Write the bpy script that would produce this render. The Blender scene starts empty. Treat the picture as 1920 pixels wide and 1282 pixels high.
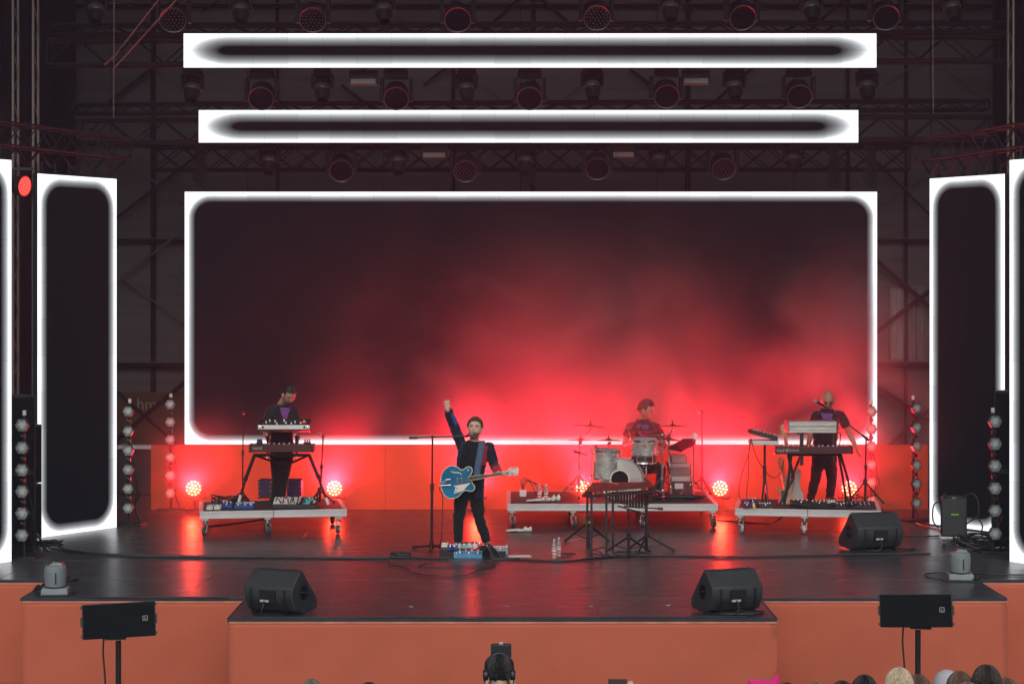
import bpy, bmesh, math, random
from mathutils import Vector, Matrix, noise
random.seed(11)
sc = bpy.context.scene
COL = sc.collection
V = Vector
R = math.radians
# ---------------------------------------------------------------- camera
F, CY, CZ, HX, HY = 3610.0, -25.8, 3.3, 960.0, 555.0     # focal length in photo pixels, camera place, horizon
cam = bpy.data.cameras.new('camera')
camo = bpy.data.objects.new('camera', cam)
COL.objects.link(camo)
camo.location = (0, CY, CZ)
camo.rotation_euler = (R(90), 0, 0)
cam.sensor_width = 36
cam.lens = 36 * F / 1920
cam.shift_y = (HY - 641) / 1920
cam.clip_start = 0.5
cam.clip_end = 3000
sc.camera = camo
# ---------------------------------------------------------------- sky, sun, exposure
SUN_EL, SUN_AZ = 38, 0          # the sun stands behind the camera
w = bpy.data.worlds.new("World")
sc.world = w
w.use_nodes = True
nt = w.node_tree
bg = nt.nodes['Background']
sky = nt.nodes.new('ShaderNodeTexSky')
sky.sky_type = 'NISHITA'
sky.sun_disc = False
sky.sun_elevation = R(SUN_EL)
sky.sun_rotation = R(180 + SUN_AZ)
sky.air_density = 1.0
sky.dust_density = 4.0
sky.ozone_density = 1.0
nt.links.new(sky.outputs[0], bg.inputs[0])
bg.inputs[1].default_value = 0.10
sun = bpy.data.lights.new('sun', 'SUN')
sun.energy = 0.8
sun.angle = R(60)
sun.color = (0.97, 0.98, 1.0)
suno = bpy.data.objects.new('sun', sun)
COL.objects.link(suno)
suno.rotation_euler = (R(90 - SUN_EL), 0, R(SUN_AZ))
vs = sc.view_settings
vs.view_transform = 'Standard'
vs.look = 'None'
vs.exposure = 0.0
vs.gamma = 1.0
vs.use_curve_mapping = False
cy = sc.cycles
cy.use_denoising = True
cy.denoiser = 'OPENIMAGEDENOISE'
cy.max_bounces = 5
cy.diffuse_bounces = 2
cy.glossy_bounces = 2
cy.transmission_bounces = 4
cy.volume_bounces = 1
cy.transparent_max_bounces = 8
cy.sample_clamp_indirect = 4.0
cy.caustics_reflective = False
cy.caustics_refractive = False
cy.use_adaptive_sampling = True
cy.adaptive_threshold = 0.02

# ---------------------------------------------------------------- placing: a photo pixel at a chosen depth, or on a level plane
def U(px, py, Y):
    d = (Y - CY) / F
    return V(((px - HX) * d, Y, CZ - (py - HY) * d))
def FL(px, py, z=0.0):
    d = (CZ - z) / (py - HY)
    return V(((px - HX) * d, CY + F * d, z))
def XX(px, Y): return (px - HX) * (Y - CY) / F

# ---------------------------------------------------------------- mesh collecting
def frame(d, up=V((0, 0, 1))):
    d = d.normalized()
    if abs(d.dot(up)) > .98: up = V((0, 1, 0))
    x = d.cross(up).normalized()
    y = x.cross(d).normalized()
    return x, y
class MB:
    def __init__(s, M=None):
        s.v, s.f, s.mi, s.uv = [], [], [], {}
        s.M = M or Matrix.Identity(4)
        s.m = 0
    def add(s, vs_, fs_):
        b = len(s.v)
        s.v += [s.M @ V(p) for p in vs_]
        s.f += [tuple(b + i for i in f) for f in fs_]
        s.mi += [s.m] * len(fs_)
        return s
    def box(s, c, size, rot=None, top=1.0):
        c = V(c); h = V(size) / 2
        pts = []
        for z in (-1, 1):
            k = top if z > 0 else 1.0
            for x, y in ((-1, -1), (1, -1), (1, 1), (-1, 1)):
                p = V((x * h.x * k, y * h.y * k, z * h.z))
                if rot is not None: p = rot @ p
                pts.append(c + p)
        return s.add(pts, [(3, 2, 1, 0), (4, 5, 6, 7), (0, 1, 5, 4), (1, 2, 6, 5), (2, 3, 7, 6), (3, 0, 4, 7)])
    def bar(s, p0, p1, a, b=None, up=V((0, 0, 1))):
        p0, p1 = V(p0), V(p1); b = b or a
        x, y = frame(p1 - p0, up)
        pts = [p + x * i * a / 2 + y * j * b / 2 for p in (p0, p1) for i, j in ((-1, -1), (1, -1), (1, 1), (-1, 1))]
        return s.add(pts, [(0, 1, 2, 3), (7, 6, 5, 4), (4, 5, 1, 0), (5, 6, 2, 1), (6, 7, 3, 2), (7, 4, 0, 3)])
    def tube(s, pts, r, n=8, close=True):
        pts = [V(p) for p in pts]
        if not isinstance(r, (list, tuple)): r = [r] * len(pts)
        vs_, fs_ = [], []
        up = V((0, 0, 1))
        px = None
        for i, p in enumerate(pts):
            d = (pts[min(i + 1, len(pts) - 1)] - pts[max(i - 1, 0)])
            if d.length < 1e-9: d = V((0, 0, 1))
            if px is None:
                x, y = frame(d)
            else:
                d.normalize()
                x = (px - d * px.dot(d))
                x = x.normalized() if x.length > 1e-6 else frame(d)[0]
                y = d.cross(x) * -1
            px = x
            for k in range(n):
                a = 2 * math.pi * k / n
                vs_.append(p + x * math.cos(a) * r[i] + y * math.sin(a) * r[i])
        for i in range(len(pts) - 1):
            for k in range(n):
                a, b = i * n + k, i * n + (k + 1) % n
                fs_.append((a, b, b + n, a + n))
        if close:
            fs_.append(tuple(range(n))[::-1])
            fs_.append(tuple(range((len(pts) - 1) * n, len(pts) * n)))
        return s.add(vs_, fs_)
    def lathe(s, prof, o=(0, 0, 0), axis=(0, 0, 1), n=24, a0=0.0, hollow=False, ring=False):
        o = V(o); ax = V(axis).normalized(); x, y = frame(ax)
        vs_, fs_ = [], []
        for r, z in prof:
            for k in range(n):
                a = 2 * math.pi * k / n + a0
                vs_.append(o + ax * z + (x * math.cos(a) + y * math.sin(a)) * max(r, 1e-5))
        for i in range(len(prof) - 1):
            for k in range(n):
                a, b = i * n + k, i * n + (k + 1) % n
                fs_.append((a, b, b + n, a + n))
        if ring:
            q = (len(prof) - 1) * n
            for k in range(n): fs_.append((q + k, q + (k + 1) % n, (k + 1) % n, k))
            return s.add(vs_, fs_)
        if prof[0][0] > 1e-4: fs_.append(tuple(range(n))[::-1])
        if prof[-1][0] > 1e-4 and not hollow: fs_.append(tuple(range((len(prof) - 1) * n, len(prof) * n)))
        return s.add(vs_, fs_)
    def prism(s, poly, off):
        """a polygon of 3-D points pushed along off"""
        poly = [V(p) for p in poly]; off = V(off); n = len(poly)
        vs_ = poly + [p + off for p in poly]
        fs_ = [tuple(range(n))[::-1], tuple(range(n, 2 * n))] + [(i, (i + 1) % n, (i + 1) % n + n, i + n) for i in range(n)]
        return s.add(vs_, fs_)
    def ell(s, c, r, n=16, m=10, rot=None):
        c = V(c); vs_, fs_ = [], []
        if not isinstance(r, (tuple, list)): r = (r, r, r)
        for i in range(m + 1):
            t = math.pi * i / m
            for k in range(n):
                a = 2 * math.pi * k / n
                p = V((r[0] * math.sin(t) * math.cos(a), r[1] * math.sin(t) * math.sin(a), r[2] * math.cos(t)))
                if rot is not None: p = rot @ p
                vs_.append(c + p)
        for i in range(m):
            for k in range(n):
                a, b = i * n + k, i * n + (k + 1) % n
                fs_.append((a, a + n, b + n, b))
        return s.add(vs_, fs_)
    def loft(s, rings, n=18, p=1.0):
        """rings of (centre, half-axis a, half-axis b)"""
        vs_, fs_ = [], []
        for c, ax, ay in rings:
            for k in range(n):
                t = 2 * math.pi * k / n
                ct, st = math.cos(t), math.sin(t)
                vs_.append(V(c) + ax * math.copysign(abs(ct) ** p, ct) + ay * math.copysign(abs(st) ** p, st))
        for i in range(len(rings) - 1):
            for k in range(n):
                a, b = i * n + k, i * n + (k + 1) % n
                fs_.append((a, b, b + n, a + n))
        fs_.append(tuple(range(n))[::-1]); fs_.append(tuple(range((len(rings) - 1) * n, len(rings) * n)))
        return s.add(vs_, fs_)
    def mesh(s, name):
        me = bpy.data.meshes.new(name)
        me.from_pydata([tuple(p) for p in s.v], [], s.f)
        bm = bmesh.new(); bm.from_mesh(me)
        bmesh.ops.recalc_face_normals(bm, faces=bm.faces)
        bm.to_mesh(me); bm.free()
        if max(s.mi, default=0) > 0:
            me.polygons.foreach_set('material_index', s.mi)
        return me
    def build(s, name, mat, parent=None, world=True, bevel=0, smooth=35, label=None):
        if parent is not None and world:
            inv = wm(parent).inverted()
            s.v = [inv @ p for p in s.v]
        me = s.mesh(name)
        return link(name, me, mat, parent, bevel, smooth, label)
def wm(o):
    m = o.matrix_basis.copy()
    return wm(o.parent) @ m if o.parent else m
def link(name, me, mat, parent=None, bevel=0, smooth=35, label=None):
    for m in (mat if isinstance(mat, (list, tuple)) else [mat]): me.materials.append(m)
    if smooth:
        me.shade_smooth()
        me.set_sharp_from_angle(angle=R(smooth))
    o = bpy.data.objects.new(name, me)
    COL.objects.link(o)
    o.parent = parent
    if bevel:
        b = o.modifiers.new('bevel', 'BEVEL'); b.width = bevel; b.segments = 2; b.limit_method = 'ANGLE'
    if label: o['label'] = label
    return o
def tag(o, label=None, cat=None, group=None, kind=None):
    for k, v in (('label', label), ('category', cat), ('group', group), ('kind', kind)):
        if v: o[k] = v
    return o
def thing(name, label, cat, loc=(0, 0, 0), rz=0, group=None):
    o = bpy.data.objects.new(name, None)
    o.empty_display_size = .1
    COL.objects.link(o)
    o.location = loc; o.rotation_euler = (0, 0, rz)
    return tag(o, label, cat, group)
def copy_tree(o, parent=None):
    c = o.copy(); COL.objects.link(c); c.parent = parent
    for ch in list(o.children): copy_tree(ch, c)
    return c
def dup(root, loc, rz, label):
    c = copy_tree(root)
    c.location = loc; c.rotation_euler = (0, 0, rz); c['label'] = label
    return c
def same(o, name, parent, M):
    """another piece that shares o's mesh data"""
    c = bpy.data.objects.new(name, o.data); COL.objects.link(c)
    c.parent = parent; c.matrix_basis = M
    return c
def curve(pts, n=8):
    """smooth run of points through pts"""
    pts = [V(p) for p in pts]; out = []
    for i in range(len(pts) - 1):
        a, b, c, d = pts[max(i - 1, 0)], pts[i], pts[i + 1], pts[min(i + 2, len(pts) - 1)]
        for k in range(n):
            t = k / n
            out.append(.5 * ((2 * b) + (c - a) * t + (2 * a - 5 * b + 4 * c - d) * t * t + (3 * b - a - 3 * c + d) * t ** 3))
    out.append(pts[-1])
    return out

# ---------------------------------------------------------------- materials
def pm(name, col, rough=.5, metal=0.0, var=.18, scale=6.0, bump=0.0, bscale=80.0, spec=.5, stretch=(1, 1, 1), rvar=.12, sheen=0.0):
    m = bpy.data.materials.new(name); m.use_nodes = True
    t = m.node_tree; N = t.nodes; L = t.links
    b = N['Principled BSDF']
    tc = N.new('ShaderNodeTexCoord'); mp = N.new('ShaderNodeMapping'); mp.inputs['Scale'].default_value = stretch
    L.new(tc.outputs['Object'], mp.inputs[0])
    no = N.new('ShaderNodeTexNoise'); no.inputs['Scale'].default_value = scale; no.inputs['Detail'].default_value = 5
    L.new(mp.outputs[0], no.inputs['Vector'])
    cr = N.new('ShaderNodeValToRGB')
    cr.color_ramp.elements[0].position = .3; cr.color_ramp.elements[1].position = .7
    cr.color_ramp.elements[0].color = [c * (1 - var) for c in col] + [1]
    cr.color_ramp.elements[1].color = [min(1, c * (1 + var)) for c in col] + [1]
    L.new(no.outputs['Fac'], cr.inputs[0]); L.new(cr.outputs[0], b.inputs['Base Color'])
    mr = N.new('ShaderNodeMapRange'); mr.inputs['To Min'].default_value = max(.03, rough - rvar); mr.inputs['To Max'].default_value = min(1, rough + rvar)
    L.new(no.outputs['Fac'], mr.inputs[0]); L.new(mr.outputs[0], b.inputs['Roughness'])
    b.inputs['Metallic'].default_value = metal
    b.inputs['Specular IOR Level'].default_value = spec
    if sheen: b.inputs['Sheen Weight'].default_value = sheen
    if bump:
        n2 = N.new('ShaderNodeTexNoise'); n2.inputs['Scale'].default_value = bscale; n2.inputs['Detail'].default_value = 3
        L.new(mp.outputs[0], n2.inputs['Vector'])
        bu = N.new('ShaderNodeBump'); bu.inputs['Strength'].default_value = bump; bu.inputs['Distance'].default_value = .01
        L.new(n2.outputs['Fac'], bu.inputs['Height']); L.new(bu.outputs[0], b.inputs['Normal'])
    return m
def em(name, col, strength):
    m = bpy.data.materials.new(name); m.use_nodes = True
    t = m.node_tree
    for n in list(t.nodes):
        if n.type == 'BSDF_PRINCIPLED': t.nodes.remove(n)
    e = t.nodes.new('ShaderNodeEmission'); e.inputs[0].default_value = (*col, 1); e.inputs[1].default_value = strength
    t.links.new(e.outputs[0], t.nodes['Material Output'].inputs[0])
    return m
BLACK = pm('black_plastic', (.018, .019, .021), .45, var=.3)
BLACKM = pm('black_metal', (.02, .02, .022), .38, .3, var=.3)
TRUSSB = pm('black_truss_paint', (.006, .0075, .008), .6, .0, var=.3, spec=.2)
ALU = pm('aluminium', (.62, .63, .64), .34, .85, var=.12, stretch=(1, 8, 8))
ALUW = pm('pale_aluminium', (.60, .61, .63), .40, .4, var=.06, scale=4)
CHROME = pm('chrome', (.8, .8, .82), .14, 1.0, var=.06)
GREYT = pm('galvanised_truss', (.2, .21, .2), .45, .6, var=.25)
RUBBER = pm('rubber', (.03, .03, .032), .7)
WHITEP = pm('white_plastic', (.72, .72, .71), .4, var=.06)
CLOTHO = pm('orange_cloth', (.51, .128, .072), .85, var=.04, scale=1.6, bump=.10, bscale=60, spec=.2, sheen=.1)
CORAL = pm('orange_panel', (.50, .10, .038), .75, var=.08, scale=1.1, bump=.03, bscale=200, spec=.2)
CABLE = pm('cable_rubber', (.012, .012, .013), .5)
SPEAKER = pm('textured_black_paint', (.028, .033, .036), .6, var=.2, bump=.15, bscale=400)
GRILLE = pm('speaker_grille', (.006, .007, .008), .8, var=.25, bump=.3, bscale=500, spec=.12)
LAMPB = pm('black_lamp_shell', (.006, .006, .0065), .65, var=.3, spec=.15)
def screen_mat(name, hx, hz, white, fade, rad, strength, kx=1.0):
    """an LED wall showing a white glowing border that falls off to a dark rounded middle; UV in metres from the middle"""
    m = bpy.data.materials.new(name); m.use_nodes = True
    t = m.node_tree; N = t.nodes; L = t.links
    uv = N.new('ShaderNodeUVMap'); uv.uv_map = 'UVMap'
    sx = N.new('ShaderNodeSeparateXYZ'); L.new(uv.outputs[0], sx.inputs[0])
    def mth(op, a, b=None):
        n = N.new('ShaderNodeMath'); n.operation = op
        for i, x in enumerate((a, b)):
            if x is None: continue
            if isinstance(x, (int, float)): n.inputs[i].default_value = x
            else: L.new(x, n.inputs[i])
        return n.outputs[0]
    ix, iz = hx - (white + fade) / kx, hz - white - fade
    rad = min(rad, ix, iz)
    qx = mth('MULTIPLY', mth('SUBTRACT', mth('ABSOLUTE', sx.outputs[0]), ix - rad / kx), kx)
    qz = mth('SUBTRACT', mth('ABSOLUTE', sx.outputs[1]), iz - rad)
    mx, mz = mth('MAXIMUM', qx, 0), mth('MAXIMUM', qz, 0)
    d = mth('SUBTRACT', mth('SQRT', mth('ADD', mth('MULTIPLY', mx, mx), mth('MULTIPLY', mz, mz))), rad)
    f = mth('DIVIDE', d, fade)
    cr = N.new('ShaderNodeValToRGB')
    e = cr.color_ramp.elements
    e[0].position = 0.0; e[0].color = (.002, .002, .0025, 1)
    e[1].position = 1.0; e[1].color = (.94, .97, 1, 1)
    for p, c in ((.03, (.02, .021, .023)), (.2, (.06, .063, .068)), (.45, (.15, .155, .165)), (.68, (.32, .33, .345)), (.86, (.58, .60, .62))):
        q = e.new(p); q.color = (*c, 1)
    L.new(f, cr.inputs[0])
    # modules of half a metre differ a little in brightness
    sn = N.new('ShaderNodeVectorMath'); sn.operation = 'SNAP'; sn.inputs[1].default_value = (.5, .5, .5)
    L.new(uv.outputs[0], sn.inputs[0])
    wn = N.new('ShaderNodeTexWhiteNoise'); L.new(sn.outputs[0], wn.inputs['Vector'])
    mr = N.new('ShaderNodeMapRange'); mr.inputs['To Min'].default_value = strength * .9; mr.inputs['To Max'].default_value = strength * 1.05
    L.new(wn.outputs['Value'], mr.inputs[0])
    sv = N.new('ShaderNodeVectorMath'); sv.operation = 'FRACTION'; s2 = N.new('ShaderNodeVectorMath'); s2.operation = 'SCALE'; s2.inputs['Scale'].default_value = 2.0
    L.new(uv.outputs[0], s2.inputs[0]); L.new(s2.outputs[0], sv.inputs[0])
    sf = N.new('ShaderNodeSeparateXYZ'); L.new(sv.outputs[0], sf.inputs[0])
    seam = mth('MINIMUM', mth('PINGPONG', sf.outputs[0], .5), mth('PINGPONG', sf.outputs[1], .5))
    sm = N.new('ShaderNodeMapRange'); L.new(seam, sm.inputs[0]); sm.inputs['From Max'].default_value = .012; sm.inputs['To Min'].default_value = .72
    stg = mth('MULTIPLY', mr.outputs[0], sm.outputs[0])
    b = N['Principled BSDF']
    b.inputs['Base Color'].default_value = (.003, .003, .0035, 1); b.inputs['Roughness'].default_value = .8
    b.inputs['Specular IOR Level'].default_value = .03
    L.new(cr.outputs[0], b.inputs['Emission Color']); L.new(stg, b.inputs['Emission Strength'])
    return m
# ================================================================ ground, stage, walls, roof
GZ = -1.25
gm = pm('asphalt', (.05, .05, .05), .9, var=.3, scale=3, bump=.3)
b = MB(); b.box((0, 0, GZ - .1), (90, 90, .2)); tag(b.build('ground', gm), kind='structure')
WOODF = pm('black_stage_board', (.042, .041, .046), .30, var=.42, scale=5, stretch=(.35, 6, 1), bump=.12, bscale=9, rvar=.11, spec=.5)
TIERS = [(-6.04, -2.90, 2.70), (-4.71, -5.36, 5.40), (-3.36, -13, 13)]     # front edge, left end, right end of each tier of the deck
fl = thing('stage_floor', None, None); del_keys = None
fl['kind'] = 'structure'
k = 0
def board(x0, x1, y0, y1):
    global k
    k += 1
    mb = MB(); h = random.uniform(-.003, .0)
    mb.box(((x0 + x1) / 2, (y0 + y1) / 2, -.02 + h), (x1 - x0 - .0025, y1 - y0 - .009, .04))
    mb.build('floor_board', WOODF, fl, bevel=.003)
def strip(x0, x1, y0, y1, off):
    xs = [x0] + [x for x in [off + 2.44 * i for i in range(-8, 9)] if x0 + .4 < x < x1 - .4] + [x1]
    for a, c in zip(xs, xs[1:]): board(a, c, y0, y1)
strip(-2.90, 2.70, -6.04, -5.4, .9); strip(-2.90, 2.70, -5.4, -4.71, -.4)
strip(-5.36, 5.40, -4.71, -4.05, .2); strip(-5.36, 5.40, -4.05, -3.36, 1.3)
yy = [-3.36, -2.6, -1.75, -.85, .1, 1.1, 2.1, 3.1, 4.1, 5.1, 6.1, 7.1, 7.95]
for i, (a, c) in enumerate(zip(yy, yy[1:])): strip(-9.6, 9.6, a, c, (i * .77) % 2.4 - 1.1)
UNDER = pm('stage_underlay', (.015, .015, .015), .9)
b = MB(); b.box((0, 2.3, -.13), (19.2, 11.3, .16)); b.box((0.02, -4.03, -.13), (10.7, 1.33, .16)); b.box((-.1, -5.37, -.13), (5.54, 1.32, .16))
b.build('floor_underlay', UNDER, fl, smooth=0)
# dark lip of the deck and orange cloth skirts below it
LIP = pm('navy_edge_strip', (.02, .024, .035), .5)
def skirt(label, pts, group=None):
    t = thing('stage_skirt', label, 'stage skirt', (pts[0][0], pts[0][1], GZ), 0, group)
    def sheet(z0, z1, off, nz, seed, wav):
        mb = MB(); cols = []
        for (x0, y0), (x1, y1) in zip(pts, pts[1:]):
            L = math.hypot(x1 - x0, y1 - y0); n = max(2, int(L / .07)); nx, ny = (y1 - y0) / L, -(x1 - x0) / L
            for i in range(n + (1 if (x1, y1) == pts[-1] else 0)):
                cols.append((x0 + (x1 - x0) * i / n, y0 + (y1 - y0) * i / n, nx, ny))
        vs_, fs_ = [], []
        for j in range(nz + 1):
            z = z0 + (z1 - z0) * j / nz
            for i, (x, y, nx, ny) in enumerate(cols):
                fade = min(1, (z1 - z) / .25)
                q = noise.noise(V((x * .8 + z * .35, y * .8 + seed, z * .9))) * .018 + noise.noise(V((x * 2.3 - z * 1.7, seed, z * 1.1))) * .016 + noise.noise(V((x * 5.0 + z * 4.2, seed, z * 1.5))) * .006
                vs_.append((x - nx * (-off) + nx * q * wav * fade, y + ny * off + ny * q * wav * fade, z))
        m = len(cols)
        for j in range(nz):
            for i in range(m - 1): fs_.append((j * m + i, j * m + i + 1, (j + 1) * m + i + 1, (j + 1) * m + i))
        mb.add(vs_, fs_)
        return mb
    o = sheet(GZ, -.035, .02, 18, len(label), 1.0).build('cloth', CLOTHO, t, smooth=80)
    s_ = o.modifiers.new('thick', 'SOLIDIFY'); s_.thickness = .004
    mb = MB()
    for (x0, y0), (x1, y1) in zip(pts, pts[1:]):
        L = math.hypot(x1 - x0, y1 - y0); nx, ny = (y1 - y0) / L * .012, -(x1 - x0) / L * .012
        mb.bar((x0 + nx, y0 + ny, -.018), (x1 + nx, y1 + ny, -.018), .022, .030)
    mb.build('edge_strip', LIP, t)
    mb = MB()
    for (x0, y0), (x1, y1) in zip(pts, pts[1:]):
        L = math.hypot(x1 - x0, y1 - y0); nx, ny = (y1 - y0) / L * .024, -(x1 - x0) / L * .024
        mb.bar((x0 + nx, y0 + ny, -.042), (x1 + nx, y1 + ny, -.042), .008, .016)
    mb.build('hem', pm('pale_hem', (.62, .25, .17), .8), t)
# pts run left to right so that the outward side faces the audience
skirt('orange cloth front of the projecting middle of the stage', [(-2.90, -4.72), (-2.90, -6.05), (2.70, -6.05), (2.70, -4.72)])
skirt('orange cloth skirt behind the stand speaker on the left of the stage', [(-5.36, -3.37), (-5.36, -4.72), (-2.93, -4.72)])
skirt('orange cloth skirt behind the stand speaker on the right of the stage', [(2.73, -4.72), (5.40, -4.72), (5.40, -3.37)])
skirt('narrow orange cloth skirt under the left corner of the deck', [(-9.6, -3.37), (-5.39, -3.37)])
skirt('narrow orange cloth skirt under the right corner of the deck', [(5.43, -3.37), (9.6, -3.37)])

# low orange wall under the big screen: wide boards with butt joints
lw = thing('orange_wall', 'low orange wall standing under the wide main LED screen', 'wall', (0.4, 4.0, 0))
xs = [XX(283, 4.0), -4.4, -3.18, -1.96, -.74, .48, 1.70, 2.92, 4.14, 5.36, XX(1740, 4.0)]
for a, c in zip(xs, xs[1:]):
    mb = MB(); mb.box(((a + c) / 2, 4.04, .5), (c - a - .003, .08, 1.0)); mb.build('board', CORAL, lw, bevel=.002)
mb = MB(); mb.box(((xs[0] + xs[-1]) / 2, 4.3, .012), (xs[-1] - xs[0], .44, .024)); mb.build('base_plate', BLACK, lw)

# hall behind
WALLM = pm('dark_grey_cladding', (.115, .113, .12), .85, var=.22, scale=1.4, bump=.5, bscale=26, stretch=(.25, 1, 5))  # dark grey, tone varies at random
bw = thing('back_wall', None, None, (0, 8, 0)); bw['kind'] = 'structure'
zs = [0, 2.07, 4.24, 6.4, 8.42, 11.45]
for i in range(-5, 5):
    for a, c in zip(zs, zs[1:]):
        mb = MB(); mb.box((i * 2.4 + 1.35, 8.06 + random.uniform(-.012, .012), (a + c) / 2), (2.385, .1, c - a - .014))
        mb.build('wall_panel', WALLM, bw, bevel=.006)
mb = MB(); mb.box((0.15, 8.2, 5.75), (24.5, .1, 11.45)); mb.build('wall_backing', UNDER, bw)
ROOFM = pm('unseen_roof_sheet', (.03, .03, .032), .9)
b = MB(); b.box((0, 1.2, 11.6), (24.4, 14.9, .2)); tag(b.build('unseen_roof', ROOFM), kind='structure')  # out of view, added to keep skylight off the stage
for sx, nm in ((-1, 'left'), (1, 'right')):
    b = MB(); b.box((sx * 12.05, 1.2, 5.2), (.2, 14.9, 12.9)); tag(b.build('unseen_side_wall', ROOFM), kind='structure')  # unseen too, added to darken the interior from the sides

# steel bracing on the back wall
STEEL = pm('dark_steel', (.012, .012, .013), .7, .0, var=.3, spec=.2)
STEELL = pm('grey_wire', (.16, .155, .15), .5, .4)
UT = {}
def strut(parent, name, p0, p1, r, mat, n=6):
    p0, p1 = V(p0), V(p1); d = p1 - p0
    if (mat.name, n) not in UT:
        mb = MB(); mb.tube([(0, 0, 0), (0, 0, 1)], 1.0, n); me = mb.mesh('strut'); me.materials.append(mat); me.shade_smooth(); me.set_sharp_from_angle(angle=R(50))
        UT[(mat.name, n)] = me
    x, y = frame(d); z = d.normalized()
    x = y.cross(z)
    M = Matrix(((x.x, y.x, z.x, 0), (x.y, y.y, z.y, 0), (x.z, y.z, z.z, 0), (0, 0, 0, 1)))
    M = Matrix.Translation(p0) @ M @ Matrix.Diagonal((r, r, d.length, 1))
    o = bpy.data.objects.new(name, UT[(mat.name, n)]); COL.objects.link(o); o.parent = parent
    o.matrix_basis = wm(parent).inverted() @ M
    return o
sb = thing('steel_bracing', 'dark steel columns, rails and wind braces on the hall back wall', 'steel frame', (0, 7.85, 0))
YB = 7.9
for px, r in ((287, .045), (850, .03), (1290, .045), (1699, .03), (1590, .03), (520, .03), (1000, .04)):
    strut(sb, 'column', U(px, HY + (3.3) * 107, YB), U(px, -60, YB), r, STEEL, 4)
for py, r in ((452, .03), (684, .05), (12, .03), (270, .03)):
    strut(sb, 'rail', U(-100, py, YB - .05), U(1990, py, YB - .05), r, STEEL, 4)
    strut(sb, 'rail', U(-100, py - 5, YB - .06), U(1990, py - 5, YB - .06), .012, STEELL, 4)
for a, c, r, m in (((217, 411), (430, 245), .03, STEEL), ((217, 529), (430, 365), .025, STEELL), ((217, 512), (430, 670), .016, STEELL), ((225, 295), (430, 440), .014, STEELL),
                   ((199, 198), (289, 125), .035, STEEL), ((190, 848), (375, 692), .04, STEEL), ((205, 722), (330, 830), .03, STEEL), ((289, 125), (420, 220), .012, STEELL),
                   ((1643, 488), (1760, 590), .04, STEEL), ((1630, 632), (1760, 532), .04, STEEL), ((1640, 395), (1760, 310), .014, STEELL), ((1640, 720), (1760, 800), .035, STEEL), ((1650, 850), (1750, 760), .035, STEEL),
                   ((520, 185), (640, 300), .02, STEEL), ((640, 160), (700, 205), .03, STEEL), ((795, 160), (860, 110), .03, STEEL), ((900, 155), (1000, 235), .012, STEELL), ((1030, 205), (1130, 130), .014, STEELL),
                   ((1180, 130), (1260, 190), .03, STEEL), ((1330, 200), (1420, 120), .03, STEEL), ((1620, 190), (1730, 110), .014, STEELL), ((1750, 115), (1860, 190), .014, STEELL), ((1640, 300), (1780, 440), .02, STEEL),
                   ((660, 50), (710, 10), .012, STEELL), ((740, 20), (800, 70), .012, STEELL), ((905, 60), (985, -10), .03, STEEL), ((1010, -5), (1080, 55), .03, STEEL), ((1300, 15), (1350, 55), .012, STEELL), ((1520, 55), (1600, -15), .03, STEEL),
                   ((380, 20), (480, -40), .02, STEEL)):
    strut(sb, 'wind_brace', U(*a, YB - .1), U(*c, YB - .1), r, m, 5)
# window in the back wall at the right, with pale curtains
wn = thing('window', 'pale curtained window in the hall wall beside the right LED column', 'window', U(1701, 675, 8.0))
def wbox(x0, y0, x1, y1, Y, d, name, mat, **kw):
    a, c = U(x0, y1, Y), U(x1, y0, Y)
    mb = MB(); mb.box(((a.x + c.x) / 2, Y + d / 2, (a.z + c.z) / 2), (abs(c.x - a.x), d, abs(c.z - a.z)))
    return mb.build(name, mat, **kw)
CURT = pm('pale_curtain', (.36, .34, .34), .9, var=.3, scale=5, stretch=(5, 1, .4))
for x0, x1 in ((1671, 1700), (1703, 1716), (1719, 1733)):
    mb = MB(); a, c = U(x0, 673, 7.99), U(x1, 541, 7.99)
    n = 14; pts = []
    for i in range(n + 1):
        x = a.x + (c.x - a.x) * i / n; y = 7.985 + .012 * math.sin(i * 2.1)
        pts.append((x, y))
    vs_ = [(x, y, z) for z in (a.z, c.z) for x, y in pts]
    mb.add(vs_, [(i, i + 1, n + 2 + i, n + 1 + i) for i in range(n)]); mb.build('curtain', CURT, wn, smooth=80)
for x0, y0, x1, y1 in ((1668, 537, 1736, 541), (1668, 673, 1736, 677), (1668, 541, 1671, 673), (1733, 541, 1736, 673), (1700.5, 541, 1702.5, 673)):
    wbox(x0, y0, x1, y1, 7.95, .05, 'window_frame', STEELL, parent=wn)
# ochre banner with pale letters, low on the left of the back wall
BAN = pm('ochre_banner', (.11, .062, .024), .9, var=.25, scale=2)
ban = thing('banner', 'ochre banner with pale lettering low on the hall wall behind lamp towers', 'banner', U(260, 835, 7.8))
wbox(217, 735, 352, 832, 7.84, .02, 'cloth', BAN, parent=ban)
def text(s, size, mat, parent, M, depth=.002, name='lettering'):
    cu = bpy.data.curves.new(name, 'FONT'); cu.body = s; cu.size = size; cu.align_x = 'CENTER'; cu.align_y = 'CENTER'; cu.extrude = depth; cu.resolution_u = 2
    o = bpy.data.objects.new('tmp', cu); COL.objects.link(o)
    dg = bpy.context.evaluated_depsgraph_get()
    me = bpy.data.meshes.new_from_object(o.evaluated_get(dg)); bpy.data.objects.remove(o)
    me.materials.clear(); me.materials.append(mat); me.name = name
    o = bpy.data.objects.new(name, me); COL.objects.link(o); o.parent = parent
    o.matrix_basis = wm(parent).inverted() @ M
    return o
FACE = Matrix.Rotation(R(90), 4, 'X')      # lettering stands up and faces the audience
text('hm', .28, pm('grey_print', (.3, .28, .26), .9), ban, Matrix.Translation(U(275, 758, 7.835)) @ FACE)
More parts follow.
